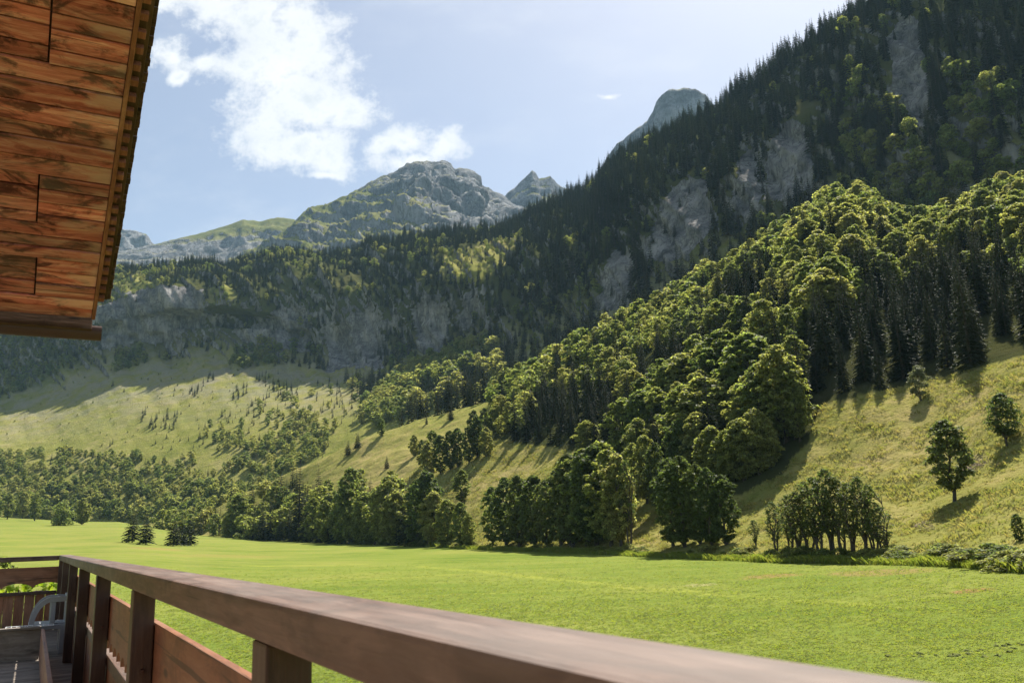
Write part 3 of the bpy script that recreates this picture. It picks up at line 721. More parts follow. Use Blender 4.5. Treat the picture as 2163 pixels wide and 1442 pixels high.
TL = [(478, 1134, 1085, 'b'), (500, 1132, 1042, 'b'), (516, 1142, 1088, 'v'), (535, 1138, 1066, 's'), (552, 1140, 1050, 's'), (570, 1140, 1036, 's'), (590, 1142, 1070, 's'), (610, 1140, 1060, 's'), (630, 1138, 962, 's'), (648, 1142, 1008, 's'), (660, 1142, 1048, 'b'), (676, 1146, 1070, 's'), (692, 1146, 1042, 'b'), (712, 1144, 1010, 's'),
      (722, 1146, 1046, 'b'), (738, 1146, 985, 'b'), (752, 1147, 1050, 'b'), (772, 1148, 1036, 'b'), (792, 1148, 1030, 'b'), (808, 1148, 1058, 'b'), (818, 1150, 1005, 'b'), (836, 1150, 1034, 'b'), (850, 1148, 1044, 's'), (864, 1152, 998, 's'), (884, 1150, 1008, 'd'), (902, 1150, 990, 'd'), (916, 1150, 1035, 'b'), (946, 1152, 1052, 'b'), (972, 1154, 1058, 'b'), (990, 1154, 1080, 'b')]
for x, yb, yt, k in TL:
    kd = {'b': B_ROUND if x % 3 else B_TALL, 's': S_NEAR, 'd': B_DARK, 'v': B_BUSH}[k]
    stand(SPUR, kd, x, yb, yt, ordinal(x, [t[0] for t in TL if (t[3] == 's') == (k == 's')], 'dark spruce from the left in the mixed meadow-edge tree line' if k == 's' else 'broadleaf tree from the left in the mixed meadow-edge tree line'), 'spruces of the mixed tree line' if k == 's' else 'broadleaf trees of the mixed tree line', 0.95 if k != 's' else 1.1)
for x, yb, yt in ((890, 985, 925), (905, 1003, 930), (930, 1000, 915), (950, 990, 905), (968, 985, 900), (990, 975, 895), (1008, 965, 875), (1025, 962, 900), (915, 968, 905), (1000, 940, 862), (1022, 930, 858)):
    stand(SPUR, B_ROUND if x % 2 else B_DARK, x, yb, yt, ordinal(x, (890, 905, 930, 950, 968, 990, 1008, 1025, 915, 1000, 1022), 'round-topped tree from the left in the belt between the grass strips'), 'round-topped belt trees', 0.85)
for x, yb, yt, w in ((1602, 1000, 860, 1.0), (1570, 1012, 880, 1.0), (1540, 1020, 905, 1.0), (1625, 990, 880, 0.8), (1510, 1025, 900, 1.0), (1480, 1000, 870, 1.0), (1440, 1010, 880, 0.9)):
    stand(SPUR, B_ROUND, x, yb, yt, ordinal(x, (1602, 1570, 1540, 1625, 1510, 1480, 1440), 'big leafy tree from the left in the lower bulge of the hillside wood'), 'lower bulge wood trees', w)
for x, yb, yt, w in ((1690, 930, 790, 0.8), (1660, 935, 720, 1.0), (1635, 930, 745, 0.9), (1610, 925, 790, 0.9), (1680, 925, 752, 0.8)):
    stand(SPUR, B_TALL, x, yb, yt, ordinal(x, (1690, 1660, 1635, 1610, 1680), 'very tall pale tree from the left at the forward corner of the wood'), 'tall forward corner trees', w)
stand(SPUR, S_NEAR, 1452, 985, 875, 'grey-green spruce in front of the dark trunks of the lower wood', wid=1.2)

# --- bushes of the field edge
for k in range(230):
    x = random.uniform(1010, 2240) if k < 120 else random.uniform(470, 1010)
    if k < 75: x = random.uniform(1560, 2240)
    e = np.interp(x, [c[0] for c in EDGE], [c[1] for c in EDGE])
    y = e - random.uniform(-2, 16) * (1.6 if x > 1880 else 1.0)
    P = SPUR.at_px(x, y); kk = float(project(P)[2])
    grow('field_edge_bush', B_BUSH[k % 3], P, random.uniform(0.5, 1.35) * (1.0 if x > 1000 else 1.6), *(('low leafy bush in the hedge right of the slim trees', 'bush', 'right hedge bushes') if x > 1885 else ('low leafy bush under the slim trees', 'bush', 'bushes under the slim trees') if x > 1600 else ('low leafy bush at the foot of the tall clumps', 'bush', 'bushes under the tall clumps') if x > 1010 else ('low leafy bush at the foot of the mixed tree line', 'bush', 'bushes under the tree line')), random.uniform(1.5, 2.6))

# ================================================================== the woods
S_FAR = [proto_joined('s', 101 + k, M_NEEDLE, H=20, R=r, whorls=17, nb=7, low=True) for k, r in enumerate((3.0, 3.5, 2.6))]
B_FAR = [proto_joined('b', 111 + k, M_LEAF, H=14, R=r, base=0.06, nclump=34, nleaf=26, leaf=0.72, low=True) for k, r in enumerate((5.0, 4.3, 5.6))]
pool_b, pool_s = [], []                # (size in the picture, kind, P, h, label, group)
def offer(kind, P, h, label, group):
    (pool_b if kind == 'b' else pool_s).append((h / float(project(P)[2]), P, h, label, group))
def thin(Q, r, rng=RNG):
    """keep points no nearer to each other than r (grid hash)"""
    seen = {}; keep = []
    for i, q in enumerate(Q):
        c = (int(q[0] // r), int(q[1] // r), int(q[2] // r)); ok = True
        for a in (-1, 0, 1):
            for b in (-1, 0, 1):
                for d in (-1, 0, 1):
                    for j in seen.get((c[0] + a, c[1] + b, c[2] + d), ()):
                        if (Q[j][0] - q[0]) ** 2 + (Q[j][1] - q[1]) ** 2 + (Q[j][2] - q[2]) ** 2 < r * r: ok = False; break
                    if not ok: break
                if not ok: break
            if not ok: break
        if ok: seen.setdefault(c, []).append(i); keep.append(i)
    return np.array(keep, int)
WOOD = [(1040, 870), (1040, 925), (1200, 950), (1300, 985), (1400, 1000), (1560, 1000), (1640, 960), (1690, 910), (1725, 850), (1900, 812), (2163, 748), (2500, 690), (2500, 200), (2163, 300), (1800, 350), (1650, 430), (1450, 540), (1200, 720), (1050, 800)]
STANDS = [[(1095, 945), (1250, 955), (1340, 920), (1310, 840), (1140, 845)], [(1690, 880), (1900, 835), (2250, 755), (2250, 600), (2050, 590), (1850, 640), (1690, 740)], [(1330, 850), (1500, 830), (1500, 760), (1360, 770)], [(1480, 700), (1600, 660), (1640, 600), (1560, 610)]]
Q, _ = SPUR.scatter(12000, (0.15, 0.93))
px, py, dp = project(Q)
Q = Q[inpoly(px, py, WOOD) | ((np.interp(px, CREST_X, CREST_Y) > py - 25) & (px > 1040) & (py < 940) & (px < 2500) & (np.hypot(Q[:, 0], Q[:, 1]) > 380))]
Q = Q[thin(Q, 5.0)]
px, py, dp = project(Q)
con = np.zeros(len(Q), bool)
for s_ in STANDS: con |= inpoly(px, py, s_)
con = np.where(con, RNG.random(len(Q)) < 0.995, RNG.random(len(Q)) < 0.27)
for q, c, x, y in zip(Q, con, px, py):
    if c:
        w_ = [k for k, s_ in enumerate(STANDS) if inpoly(x, y, s_)]
        w_ = ('in the dark stand above the upper grass strip', 'in the long dark stand above the dry slope', 'in the small stand in the middle of the hillside wood', 'in the high stand halfway up the hillside wood')[w_[0]] if w_ else ('scattered among the broadleaf trees near the wood crest' if y < np.interp(x, CREST_X, CREST_Y) + 90 else 'scattered among the broadleaf trees low in the hillside wood')
        w_ += (', left third' if x < 1350 else ', right third' if x > 1800 else ', middle third') if 'scattered' in w_ else ''
        if 'long dark' in w_: w_ += ', at its left end' if x < 1850 else ', at its right end' if x > 2030 else ', in its middle'
        offer('s', q, RNG.uniform(11, 20) * (0.9 if y < 600 else 1), 'dark spruce ' + w_, 'spruces ' + w_)
    else:
        cr = y - np.interp(x, CREST_X, CREST_Y)
        w_ = 'on the crest of the hillside wood' if cr < 70 else ('at the lower edge of the hillside wood' if cr > 260 else ('high on the right of the hillside wood above the long dark stand' if x > 1700 else ('on the left flank of the hillside wood' if x < 1350 else 'in the heart of the hillside wood')))
        if cr < 70: w_ += ' behind the grass strip' if x < 1350 else ' below the cliffs' if x < 1760 else ' at its right end'
        offer('b', q, (6.5 + 7 * RNG.random() ** 1.3) * (1.3 if cr > 200 else 1.0), 'sunlit broadleaf tree ' + w_, 'broadleaf trees ' + w_)
# conifers just behind the crest of the lower strip
Q, _ = SPUR.scatter(5000, (0.72, 0.97)); px, py, dp = project(Q)
m = inpoly(px, py, [(840, 930), (870, 880), (1060, 800), (1090, 820), (1010, 862), (900, 905)]) & (RNG.random(len(Q)) < 0.5)
Q = Q[m]; Q = Q[thin(Q, 6.0)]
for q in Q: offer('s', q, RNG.uniform(14, 24), 'spruce on the brow above the grass strip', 'spruces on the brow')

# the tail of the hillside, filled with trees behind the tree line
Q, _ = SPUR.scatter(14000, (0.10, 0.97)); px, py, dp = project(Q)
m = inpoly(px, py, [(330, 1118), (420, 1098), (500, 1064), (560, 1045), (640, 1020), (665, 1035), (720, 1045), (800, 1050), (880, 1040), (935, 1075), (935, 1150), (640, 1146), (480, 1136), (380, 1128)])
Q = Q[m]; Q = Q[thin(Q, 6.6)]
for q in Q: offer(*(('s', q, RNG.uniform(9, 18)) if RNG.random() < 0.33 else ('b', q, RNG.uniform(5, 13))), 'tree filling the mixed wood just behind the meadow-edge tree line', 'trees behind the tree line')
# --- valley wall
Q, Nq = WALL.scatter(60000, (0.10, 0.90))
px, py, dp = project(Q)
hid = (py > np.interp(px, CREST_X, CREST_Y) + 12) & (px > 420)
ok = ~hid & (px > -160) & (px < 2330) & (py > -120)
Q, Nq, px, py, dp = Q[ok], Nq[ok], px[ok], py[ok], dp[ok]
jx = px + 20 * fbm(Q / 40.0, 3); jy = py + 16 * fbm(Q / 40.0 + 9, 3)
foot = np.interp(px, [-500, 0, 150, 230, 330, 450, 560, 650, 720, 800, 1000, 1200, 1400, 2500], [880, 845, 790, 765, 765, 740, 770, 775, 800, 880, 860, 760, 640, 400])
upper = jy < foot
bare = np.zeros(len(Q), bool)
for r in CLIFFS + ROCKS: bare |= inpoly(jx, jy, r) | inpoly(jx, jy - 24, r)
openg = inpoly(jx, jy, [(920, 590), (950, 535), (1040, 512), (1090, 500), (1075, 550), (1000, 600)]) | inpoly(jx, jy, [(230, 650), (225, 590), (300, 580), (340, 600)]) | inpoly(jx, jy, [(430, 650), (440, 615), (490, 600), (500, 640)])
grove = inpoly(jx, jy, [(485, 775), (585, 772), (590, 730), (500, 735)]) | inpoly(jx, jy, [(245, 785), (310, 765), (300, 740), (250, 750)]) | inpoly(jx, jy, [(600, 775), (625, 760), (650, 690), (640, 690)])
ridge2 = inpoly(jx, jy, [(755, 895), (780, 850), (860, 780), (1030, 715), (1050, 760), (940, 840), (800, 905)])
ridge2c = inpoly(jx, jy, [(850, 890), (880, 830), (960, 780), (1070, 740), (1080, 790), (960, 860)])
leftw = inpoly(jx, jy, [(-200, 900), (-200, 700), (60, 690), (170, 720), (190, 760), (60, 830), (0, 850)])
young = inpoly(jx, jy, [(-160, 985), (60, 955), (330, 965), (470, 935), (560, 905), (640, 880), (700, 900), (690, 960), (620, 1020), (520, 1075), (420, 1115), (250, 1105), (-160, 1100)])
young2 = inpoly(jx, jy, [(330, 960), (560, 830), (700, 800), (760, 850), (690, 940), (560, 960)])
steepn = Nq[:, 2]
rnd = RNG.random(len(Q))
lit = fbm(Q / 55.0 + 4, 3); clear = fbm(Q / 75.0 + 14, 3)
for i in np.concatenate([np.where((upper & ~bare & ~openg & ~ridge2 & ~ridge2c))[0]])[thin(Q[upper & ~bare & ~openg & ~ridge2 & ~ridge2c], 6.3)]:
    if leftw[i] or (px[i] > 1780 and 150 < py[i] < 480) or (lit[i] > 0.16 and steepn[i] > 0.5):
        if rnd[i] < (0.62 if leftw[i] else 0.48): offer('b', Q[i], RNG.uniform(7, 12) * (1.3 if px[i] > 1780 else 1), 'broadleaf tree on the valley wall', 'broadleaf trees on the valley wall'); continue
    if clear[i] < -0.22 and rnd[i] < 0.75: continue
    if px[i] < 1100 and steepn[i] < 0.42 and rnd[i] < 0.5: continue
    offer('s', Q[i], RNG.uniform(9, 24) * (0.8 if px[i] < 700 else 1.0 if px[i] < 1150 else 1.25), 'spruce in the shaded forest of the valley wall', 'spruces on the valley wall')
def sub(mask, r): 
    k = np.where(mask)[0]; return k[thin(Q[k], r)]
for i in sub(bare & (rnd < 0.035), 8): offer('s', Q[i], RNG.uniform(6, 12), 'small spruce clinging to the shaded cliff', 'cliff spruces')
for i in sub(openg & (rnd < 0.5), 7): offer('s' if rnd[i] < 0.15 else 'b', Q[i], RNG.uniform(4, 8), 'tree on an open shelf of the valley wall', 'shelf trees')
for i in sub(grove & ~upper | grove, 5.5): offer('b', Q[i], RNG.uniform(8, 13), 'broadleaf tree in a grove at the cliff foot', 'cliff foot grove trees')
for i in sub(ridge2 & ~ridge2c, 6.0): offer('b', Q[i], RNG.uniform(10, 15), 'broadleaf tree on the rib behind the grass strip', 'rib broadleaf trees')
for i in sub(ridge2c, 6.0): offer('s' if rnd[i] < 0.8 else 'b', Q[i], RNG.uniform(14, 22), 'tree on the rib behind the grass strip', 'rib trees')
for i in sub(young & ~upper & (fbm(Q / 60.0 + 21, 3) > -0.05 - np.clip((py - 955) / 160, 0, 1) * 0.8), 4.4): offer('s' if rnd[i] < 0.12 else 'b', Q[i], RNG.uniform(5, 9.5) * (1.4 if py[i] > 1040 else 1), 'young tree in the light wood at the apron foot', 'apron foot trees')
for i in sub(young2 & ~young & ~upper & (rnd < 0.32), 5): offer('s' if rnd[i] < 0.25 else 'b', Q[i], RNG.uniform(4, 9), 'young tree scattered on the lower apron', 'scattered apron trees')
apron = ~upper & ~young & ~young2 & (jx < 800)
for i in sub(apron & (rnd < 0.022) & (jx > 200), 9): offer('s', Q[i], RNG.uniform(3, 6), 'tiny spruce on the open grass apron', 'tiny apron spruces')
for i in sub(apron & (rnd > 0.95), 7): offer('b', Q[i], RNG.uniform(1.2, 2.6), 'low bush on the open grass apron', 'apron bushes')
for poly in ([(388, 838), (412, 838), (455, 800), (445, 788)], [(308, 908), (368, 908), (378, 872), (320, 884)], [(480, 850), (520, 840), (525, 815), (490, 825)], [(290, 890), (305, 890), (310, 870), (292, 872)], [(228, 826), (245, 826), (248, 815), (230, 815)], [(228, 946), (240, 946), (240, 936), (230, 936)], [(540, 800), (560, 790), (640, 830), (600, 850)]):
    for i in sub(inpoly(px, py, poly) & ~hid[ok], 4.5): offer('s', Q[i], RNG.uniform(6, 11), 'spruce in a small dark group on the grass apron', 'apron spruce groups')
# forest apron right edge (lower slope at far left of the meadow)
# rim row, silhouettes against the sky
Q2, _ = WALL.scatter(16000, (0.68, 0.84)); p2x, p2y, _d = project(Q2)
Q2 = Q2[(p2x > 150) & (p2x < 2300) & (p2y > -140)]; Q2 = Q2[thin(Q2, 6.0)]
for q in Q2:
    if RNG.random() < 0.75: offer('s', q, RNG.uniform(10, 22) * (1.0 if abs(q[0]) < -1 or q[0] < 60 else 1.25), 'spruce on the wooded rim', 'rim spruces')
# main peak: thin trees on its lower benches
Q3, _ = PK.scatter(9000, (0.0, 0.30)); p3x, p3y, _d = project(Q3)
for q, x, y in zip(Q3, p3x, p3y):
    if 540 < x < 950 and y > 460 and RNG.random() < 0.25: offer('s', q, RNG.uniform(6, 13), 'far spruce below the main peak', 'far spruces')

def settle(pool, limit, near, name, kinds):
    pool.sort(key=lambda t: -t[0])
    vis = []
    rest = []
    for t in pool: (vis if len(vis) < limit else rest).append(t)
    for k, (_, P, h, label, group) in enumerate(vis):
        grow(name, near[k % len(near)], P, h, label, 'tree', group, random.uniform(0.95, 1.45) if name[0] == 'b' else random.uniform(0.85, 1.2), random.uniform(-0.05, 0.05))
    return rest
taken_b = sum(1 for o in COL.objects if o.name.startswith('broadleaf_tree')); taken_s = sum(1 for o in COL.objects if o.name.startswith('spruce_tree'))
rest_b = settle(pool_b, 300 - taken_b, B_ROUND + B_TALL, 'broadleaf_tree', None)
rest_s = settle(pool_s, 300 - taken_s, S_NEAR, 'spruce_tree', None)

# ------------------------------------------------------------------ the rest of the woods, too many to single out
def instancer(name, pts, rot, scale, idx, meshes, label):
    me = bpy.data.meshes.new(name); me.vertices.add(len(pts)); me.vertices.foreach_set('co', np.ascontiguousarray(pts, dtype=np.float32).ravel())
    a = me.attributes.new('rot', 'FLOAT_VECTOR', 'POINT'); a.data.foreach_set('vector', np.ascontiguousarray(rot, dtype=np.float32).ravel())
    a = me.attributes.new('siz', 'FLOAT_VECTOR', 'POINT'); a.data.foreach_set('vector', np.ascontiguousarray(scale, dtype=np.float32).ravel())
    a = me.attributes.new('pick', 'INT', 'POINT'); a.data.foreach_set('value', np.ascontiguousarray(idx, dtype=np.int32))
    o = mesh_obj(name, me)
    src = bpy.data.collections.new(name + '_source')
    for k, m_ in enumerate(meshes):
        src.objects.link(bpy.data.objects.new('%s_source_%02d' % (name, k), m_))
    ng = bpy.data.node_groups.new(name + '_nodes', 'GeometryNodeTree')
    ng.interface.new_socket('Geometry', in_out='INPUT', socket_type='NodeSocketGeometry'); ng.interface.new_socket('Geometry', in_out='OUTPUT', socket_type='NodeSocketGeometry')
    N = ng.nodes; L = ng.links
    gi = N.new('NodeGroupInput'); go = N.new('NodeGroupOutput'); iop = N.new('GeometryNodeInstanceOnPoints'); ci = N.new('GeometryNodeCollectionInfo')
    ci.inputs[0].default_value = src; ci.inputs['Separate Children'].default_value = True; ci.inputs['Reset Children'].default_value = True
    def named(nm, t):
        n = N.new('GeometryNodeInputNamedAttribute'); n.data_type = t; n.inputs[0].default_value = nm; return n.outputs[0]
    iop.inputs['Pick Instance'].default_value = True
    L.new(gi.outputs[0], iop.inputs['Points']); L.new(ci.outputs[0], iop.inputs['Instance']); L.new(named('pick', 'INT'), iop.inputs['Instance Index'])
    e2r = N.new('FunctionNodeEulerToRotation'); L.new(named('rot', 'FLOAT_VECTOR'), e2r.inputs[0]); L.new(e2r.outputs[0], iop.inputs['Rotation'])
    L.new(named('siz', 'FLOAT_VECTOR'), iop.inputs['Scale']); L.new(iop.outputs[0], go.inputs[0])
    md = o.modifiers.new('scatter', 'NODES'); md.node_group = ng
    tag(o, label, None, None, 'stuff')
    return o
def wood(name, rest, protos, label):
    n = len(rest)
    if not n: return
    P = np.array([t[1] for t in rest]); P[:, 2] -= 0.3; h = np.array([t[2] for t in rest]); idx = RNG.integers(0, len(protos), n)
    H = np.array([p[1] for p in protos])[idx]; k = h / H; w = k * RNG.uniform(0.85, 1.45, n)
    instancer(name, P, np.stack([0 * k, 0 * k, RNG.uniform(0, 6.28, n)], 1), np.stack([w, w, k], 1), idx, [p[0] for p in protos], label)
    print(name, n)
wood('spruce_forest', rest_s, S_FAR, 'dark spruce forest covering the valley wall and rim')
wood('broadleaf_forest', rest_b, B_FAR, 'light green broadleaf woods on the slopes')

# ------------------------------------------------------------------ grass of the near meadow
def tuft(seed, n=9, h=0.16, mat=None):
    rng = np.random.default_rng(seed); V = []; F = []
    for k in range(n):
        a = rng.uniform(0, 6.28); b = rng.normal(size=2) * 0.06; l = h * rng.uniform(0.5, 1.2); s = 0.013
        d = np.array([math.cos(a), math.sin(a)]); e = np.array([-d[1], d[0]]) * s; ln = rng.uniform(0.2, 0.9) * l
        p0 = np.array([*(b - e), 0]); p1 = np.array([*(b + e), 0]); p2 = np.array([*(b + d * ln * 0.4 + e * 0.7), l * 0.65]); p3 = np.array([*(b + d * ln), l]); 
        o = len(V); V += [p0, p1, p2, p3]; F.append((o, o + 1, o + 2, o + 3))
    return mesh_np('grass_tuft', np.array(V), np.array(F), mat or M_GRASS)
def build_grass():
    n = 170000
    az = RNG.uniform(math.radians(-34), math.radians(36), n); d = 9 * (170 / 9) ** RNG.random(n)
    x, y = np.sin(az) * d, np.cos(az) * d
    z = meadow_z(x, y); s = RNG.uniform(0.5, 1.2, n) * np.clip(d / 34, 0.6, 1.6); s *= 1 + 0.5 * fbm(np.stack([x, y, 0 * x], 1) / 3.0, 2)
    de, _ = edge_at(az); k = (d < de - 2) & (RNG.random(n) > np.clip((d - 40) / 120, 0, 1))
    P = np.stack([x, y, z - 0.01], 1)[k]; s = s[k]
    instancer('grass', P, np.stack([0 * s, 0 * s, RNG.uniform(0, 6.28, len(s))], 1), np.stack([s, s, s * 0.33], 1), RNG.integers(0, 4, len(s)), [tuft(200 + q) for q in range(4)], 'short mown meadow grass')
build_grass()
def build_slope_grass():
    Q, _ = SPUR.scatter(160000, (0.10, 0.62)); x, y, d = project(Q)
    k = ~inpoly(x, y, GRASS_EDGE) & (d < 330) & (x > 600) & (x < 2250)
    Q = Q[k]; n = len(Q); cl = fbm(Q / np.array([7., 7., 3.]), 3); s = RNG.uniform(1.2, 3.2, n) * (1 + cl)
    m = cl > RNG.uniform(-0.5, 0.25, n); Q, s = Q[m], s[m]
    instancer('slope_grass', Q - np.array([0, 0, 0.03]), np.stack([0 * s, 0 * s, RNG.uniform(0, 6.28, len(s))], 1), np.stack([s * 1.6, s * 1.6, s], 1), RNG.integers(0, 4, len(s)), [tuft(300 + q, 12, 0.13, M_STRAW) for q in range(4)], 'dry tussock grass on the hillside')
build_slope_grass()

def build_clods():
    """a row of turned-up soil in the near meadow"""
    rng = np.random.default_rng(5); V = []; F = []; o = 0
    a, b = MEADOW.at_px(1850, 1392), MEADOW.at_px(2190, 1366)
    m, g = new_mat('turned_soil'); co = g.n('ShaderNodeNewGeometry').outputs['Position']; n_ = g.noise(co, 14.0, 5, 0.7)
    finish(g, g.ramp(n_, [(0.35, (0.06, 0.065, 0.025)), (0.62, (0.16, 0.18, 0.055))]), 0.95, n_, 0.8, 0.03, 0.05)
    for k in range(44):
        f = rng.random() ** 0.7; c = a + (b - a) * f + np.array([rng.normal() * 0.3, rng.normal() * 0.45 + 0.5 * math.sin(f * 9), 0]); r = rng.uniform(0.04, 0.12)
        c[2] = float(meadow_z(np.array(c[0]), np.array(c[1])))
        rings = [(0, 1.0), (0.45, 0.85), (0.8, 0.5)]; nn = 8
        for zz, rr in rings:
            th = np.linspace(0, 6.283, nn, endpoint=False); q = r * rr * (1 + 0.3 * rng.normal(size=nn)); V += [c + np.array([math.cos(t) * w * 1.3, math.sin(t) * w, zz * r * 0.8 * (1 + 0.2 * rng.normal()) - 0.01]) for t, w in zip(th, q)]
        V.append(c + np.array([0, 0, r * 0.85])); top = o + 3 * nn
        for i in range(2):
            for j in range(nn): F += [(o + i * nn + j, o + i * nn + (j + 1) % nn, o + (i + 1) * nn + (j + 1) % nn), (o + i * nn + j, o + (i + 1) * nn + (j + 1) % nn, o + (i + 1) * nn + j)]
        for j in range(nn): F.append((o + 2 * nn + j, o + 2 * nn + (j + 1) % nn, top))
        o += 3 * nn + 1
    ob = mesh_obj('soil_clods', mesh_np('soil_clods', np.array(V), np.array(F), m, True)); tag(ob, 'row of dark turned-up soil in the near meadow', None, None, 'stuff')
build_clods()

def build_edge_grass():
    """long unmown grass where the meadow meets the slope"""
    n = 16000; x = RNG.uniform(900, 2250, n); ex = [c[0] for c in EDGE]
    e = np.array([at(a_, np.interp(a_, ex, [c[1] for c in EDGE]), np.interp(a_, ex, [c[2] for c in EDGE])) for a_ in x]); k = 1 + np.clip(RNG.normal(size=n) * 0.016, -0.03, 0.06)[:, None]
    P = e * np.concatenate([k, k, 0 * k], 1); P[:, 2] = meadow_z(P[:, 0], P[:, 1]) - 0.02; s = RNG.uniform(1.2, 4.5, n) * (1 + 0.8 * fbm(P / 5.0, 2))
    instancer('field_edge_grass', P, np.stack([0 * s, 0 * s, RNG.uniform(0, 6.28, n)], 1), np.stack([s, s, s], 1), RNG.integers(0, 4, n), [tuft(400 + q, 12, 0.17) for q in range(4)], 'long unmown grass along the field edge')
build_edge_grass()

# ================================================================== the chalet: balcony, roof
RA = math.radians(-29.15)                            # the railing runs this way
R_DIR = np.array([math.sin(RA), math.cos(RA), 0.0]); U_DIR = np.array([math.cos(RA), -math.sin(RA), 0.0])
RZ = math.atan2(R_DIR[1], R_DIR[0])                  # local x = along the railing, local y = towards the house
def mat_wood(name, dark, mid, light, stain=0.6, grain=1.0, rough=0.62, grey=0.0, spec=0.35, per=0.35):
    m, g = new_mat(name)
    oi = g.n('ShaderNodeObjectInfo'); co = g.n('ShaderNodeTexCoord').outputs['Object']
    off = g.vmath('MULTIPLY', g.n('ShaderNodeCombineXYZ', i_0=oi.outputs['Random'], i_1=oi.outputs['Random'], i_2=oi.outputs['Random']).outputs[0], (91.0, 57.0, 33.0))
    p = g.vmath('ADD', co, off)
    warp = g.noise(g.mapping(p, (1.2, 4, 4)), 1.0, 3)
    gr = g.noise(g.vmath('ADD', g.mapping(p, (1.1, 26 * grain, 26 * grain)), g.vmath('MULTIPLY', g.n('ShaderNodeCombineXYZ', i_0=0.0, i_1=warp, i_2=warp).outputs[0], (0, 5.0, 5.0))), 1.0, 6, 0.65)
    fine = g.noise(g.mapping(p, (5, 130 * grain, 130 * grain)), 1.0, 4, 0.7)
    st = g.noise(g.mapping(p, (2.6, 5.0, 5.0)), 1.0, 7, 0.68, dist=0.8)
    c = g.ramp(g.math('ADD', g.math('MULTIPLY', gr, 0.75), g.math('MULTIPLY', fine, 0.25)), [(0.34, dark), (0.50, mid), (0.66, light)])
    c = g.mix(g.math('MULTIPLY', g.smooth(st, 0.49, 0.62), stain), c, tuple(0.30 * a for a in dark) + (1,))
    kn = g.n('ShaderNodeTexVoronoi', i_Vector=g.mapping(p, (1.5, 5.5, 5.5))); kn.inputs['Scale'].default_value = 1.0; kn.inputs['Randomness'].default_value = 1.0
    c = g.mix(g.math('MULTIPLY', g.math('SUBTRACT', 1.0, g.smooth(kn.outputs[0], 0.05, 0.13)), 0.85), c, tuple(0.22 * a for a in dark) + (1,))
    crk = g.noise(g.mapping(p, (0.7, 48 * grain, 48 * grain)), 1.0, 3, 0.5, dist=0.3)
    c = g.mix(g.math('MULTIPLY', g.smooth(crk, 0.66, 0.70), 0.7), c, tuple(0.25 * a for a in dark) + (1,))
    if name == 'soffit_wood':         # boards bleached pale towards the open verge
        e_ = g.math('SUBTRACT', VERGE_U, g.vmath('DOT_PRODUCT', g.n('ShaderNodeNewGeometry').outputs['Position'], tuple(U_DIR), out=1))
        wv = g.math('SUBTRACT', g.noise(g.mapping(p, (1.2, 3, 3)), 1.0, 5, 0.65), g.math('MULTIPLY', e_, 0.42))
        c = g.mix(g.math('MULTIPLY', g.smooth(wv, 0.42, 0.54), 0.75), c, (0.60, 0.31, 0.26, 1))
    if grey > 0:
        c = g.mix(g.math('MULTIPLY', g.smooth(g.noise(g.mapping(p, (0.9, 3, 3)), 1.0, 5, 0.6), 0.40, 0.66), grey), c, (0.24, 0.205, 0.18, 1))
    hs = g.n('ShaderNodeHueSaturation', i_Color=c); g.set(hs.inputs['Value'], g.math('ADD', 1.0 - per, g.math('MULTIPLY', oi.outputs['Random'], 2 * per)))
    finish(g, hs.outputs[0], rough, g.math('ADD', gr, g.math('MULTIPLY', fine, 0.6)), 0.45, 0.006, spec)
    return m
_r = ray(193, 690); VERGE_U = float((_r * 8.5 / math.hypot(_r[0], _r[1])) @ U_DIR)
M_SOFFIT = mat_wood('soffit_wood', (0.26, 0.053, 0.041), (0.52, 0.135, 0.105), (0.76, 0.36, 0.30), 0.92, 0.8, 0.65, 0.30, 0.2, 0.35)
M_RAIL = mat_wood('rail_wood', (0.068, 0.038, 0.027), (0.118, 0.070, 0.052), (0.20, 0.130, 0.10), 0.45, 1.0, 0.55, 0.40, 0.3, 0.06)
M_POST = mat_wood('post_wood', (0.045, 0.024, 0.016), (0.065, 0.036, 0.025), (0.09, 0.052, 0.036), 0.3, 0.9, 0.5, 0.0, 0.4, 0.15)
M_PANEL = mat_wood('panel_wood', (0.17, 0.062, 0.030), (0.25, 0.105, 0.055), (0.32, 0.155, 0.09), 0.35, 0.5, 0.55, 0.15, 0.35, 0.15)
M_GREYWOOD = mat_wood('weathered_wood', (0.12, 0.095, 0.075), (0.20, 0.165, 0.135), (0.30, 0.26, 0.22), 0.5, 0.8, 0.8, 0.4, 0.2, 0.2)
M_DARKWOOD = mat_wood('dark_roof_wood', (0.04, 0.02, 0.012), (0.07, 0.036, 0.022), (0.11, 0.06, 0.04), 0.4, 0.8, 0.75, 0.0, 0.2, 0.3)
M_BLOCK = mat_wood('batten_wood', (0.18, 0.06, 0.035), (0.27, 0.10, 0.06), (0.38, 0.17, 0.11), 0.3, 0.8, 0.7, 0.0, 0.2, 0.2)
def mat_plain(name, col, rough=0.5, spec=0.4, noise=0.15):
    m, g = new_mat(name); co = g.n('ShaderNodeTexCoord').outputs['Object']
    n = g.noise(co, 9.0, 5, 0.6)
    c = g.mix(g.math('MULTIPLY', n, 2 * noise), (*col, 1), tuple(0.6 * a for a in col) + (1,))
    finish(g, c, rough, n, 0.15, 0.01, spec); return m
M_PLASTIC = mat_plain('grey_plastic', (0.27, 0.275, 0.29), 0.35, 0.5)
M_WIRE = mat_plain('white_wire', (0.75, 0.75, 0.74), 0.4, 0.5)
M_COPPER = mat_plain('brown_metal', (0.07, 0.03, 0.02), 0.5, 0.4)
M_PLASTER = mat_plain('chalet_wall_plaster', (0.36, 0.26, 0.18), 0.9, 0.1)

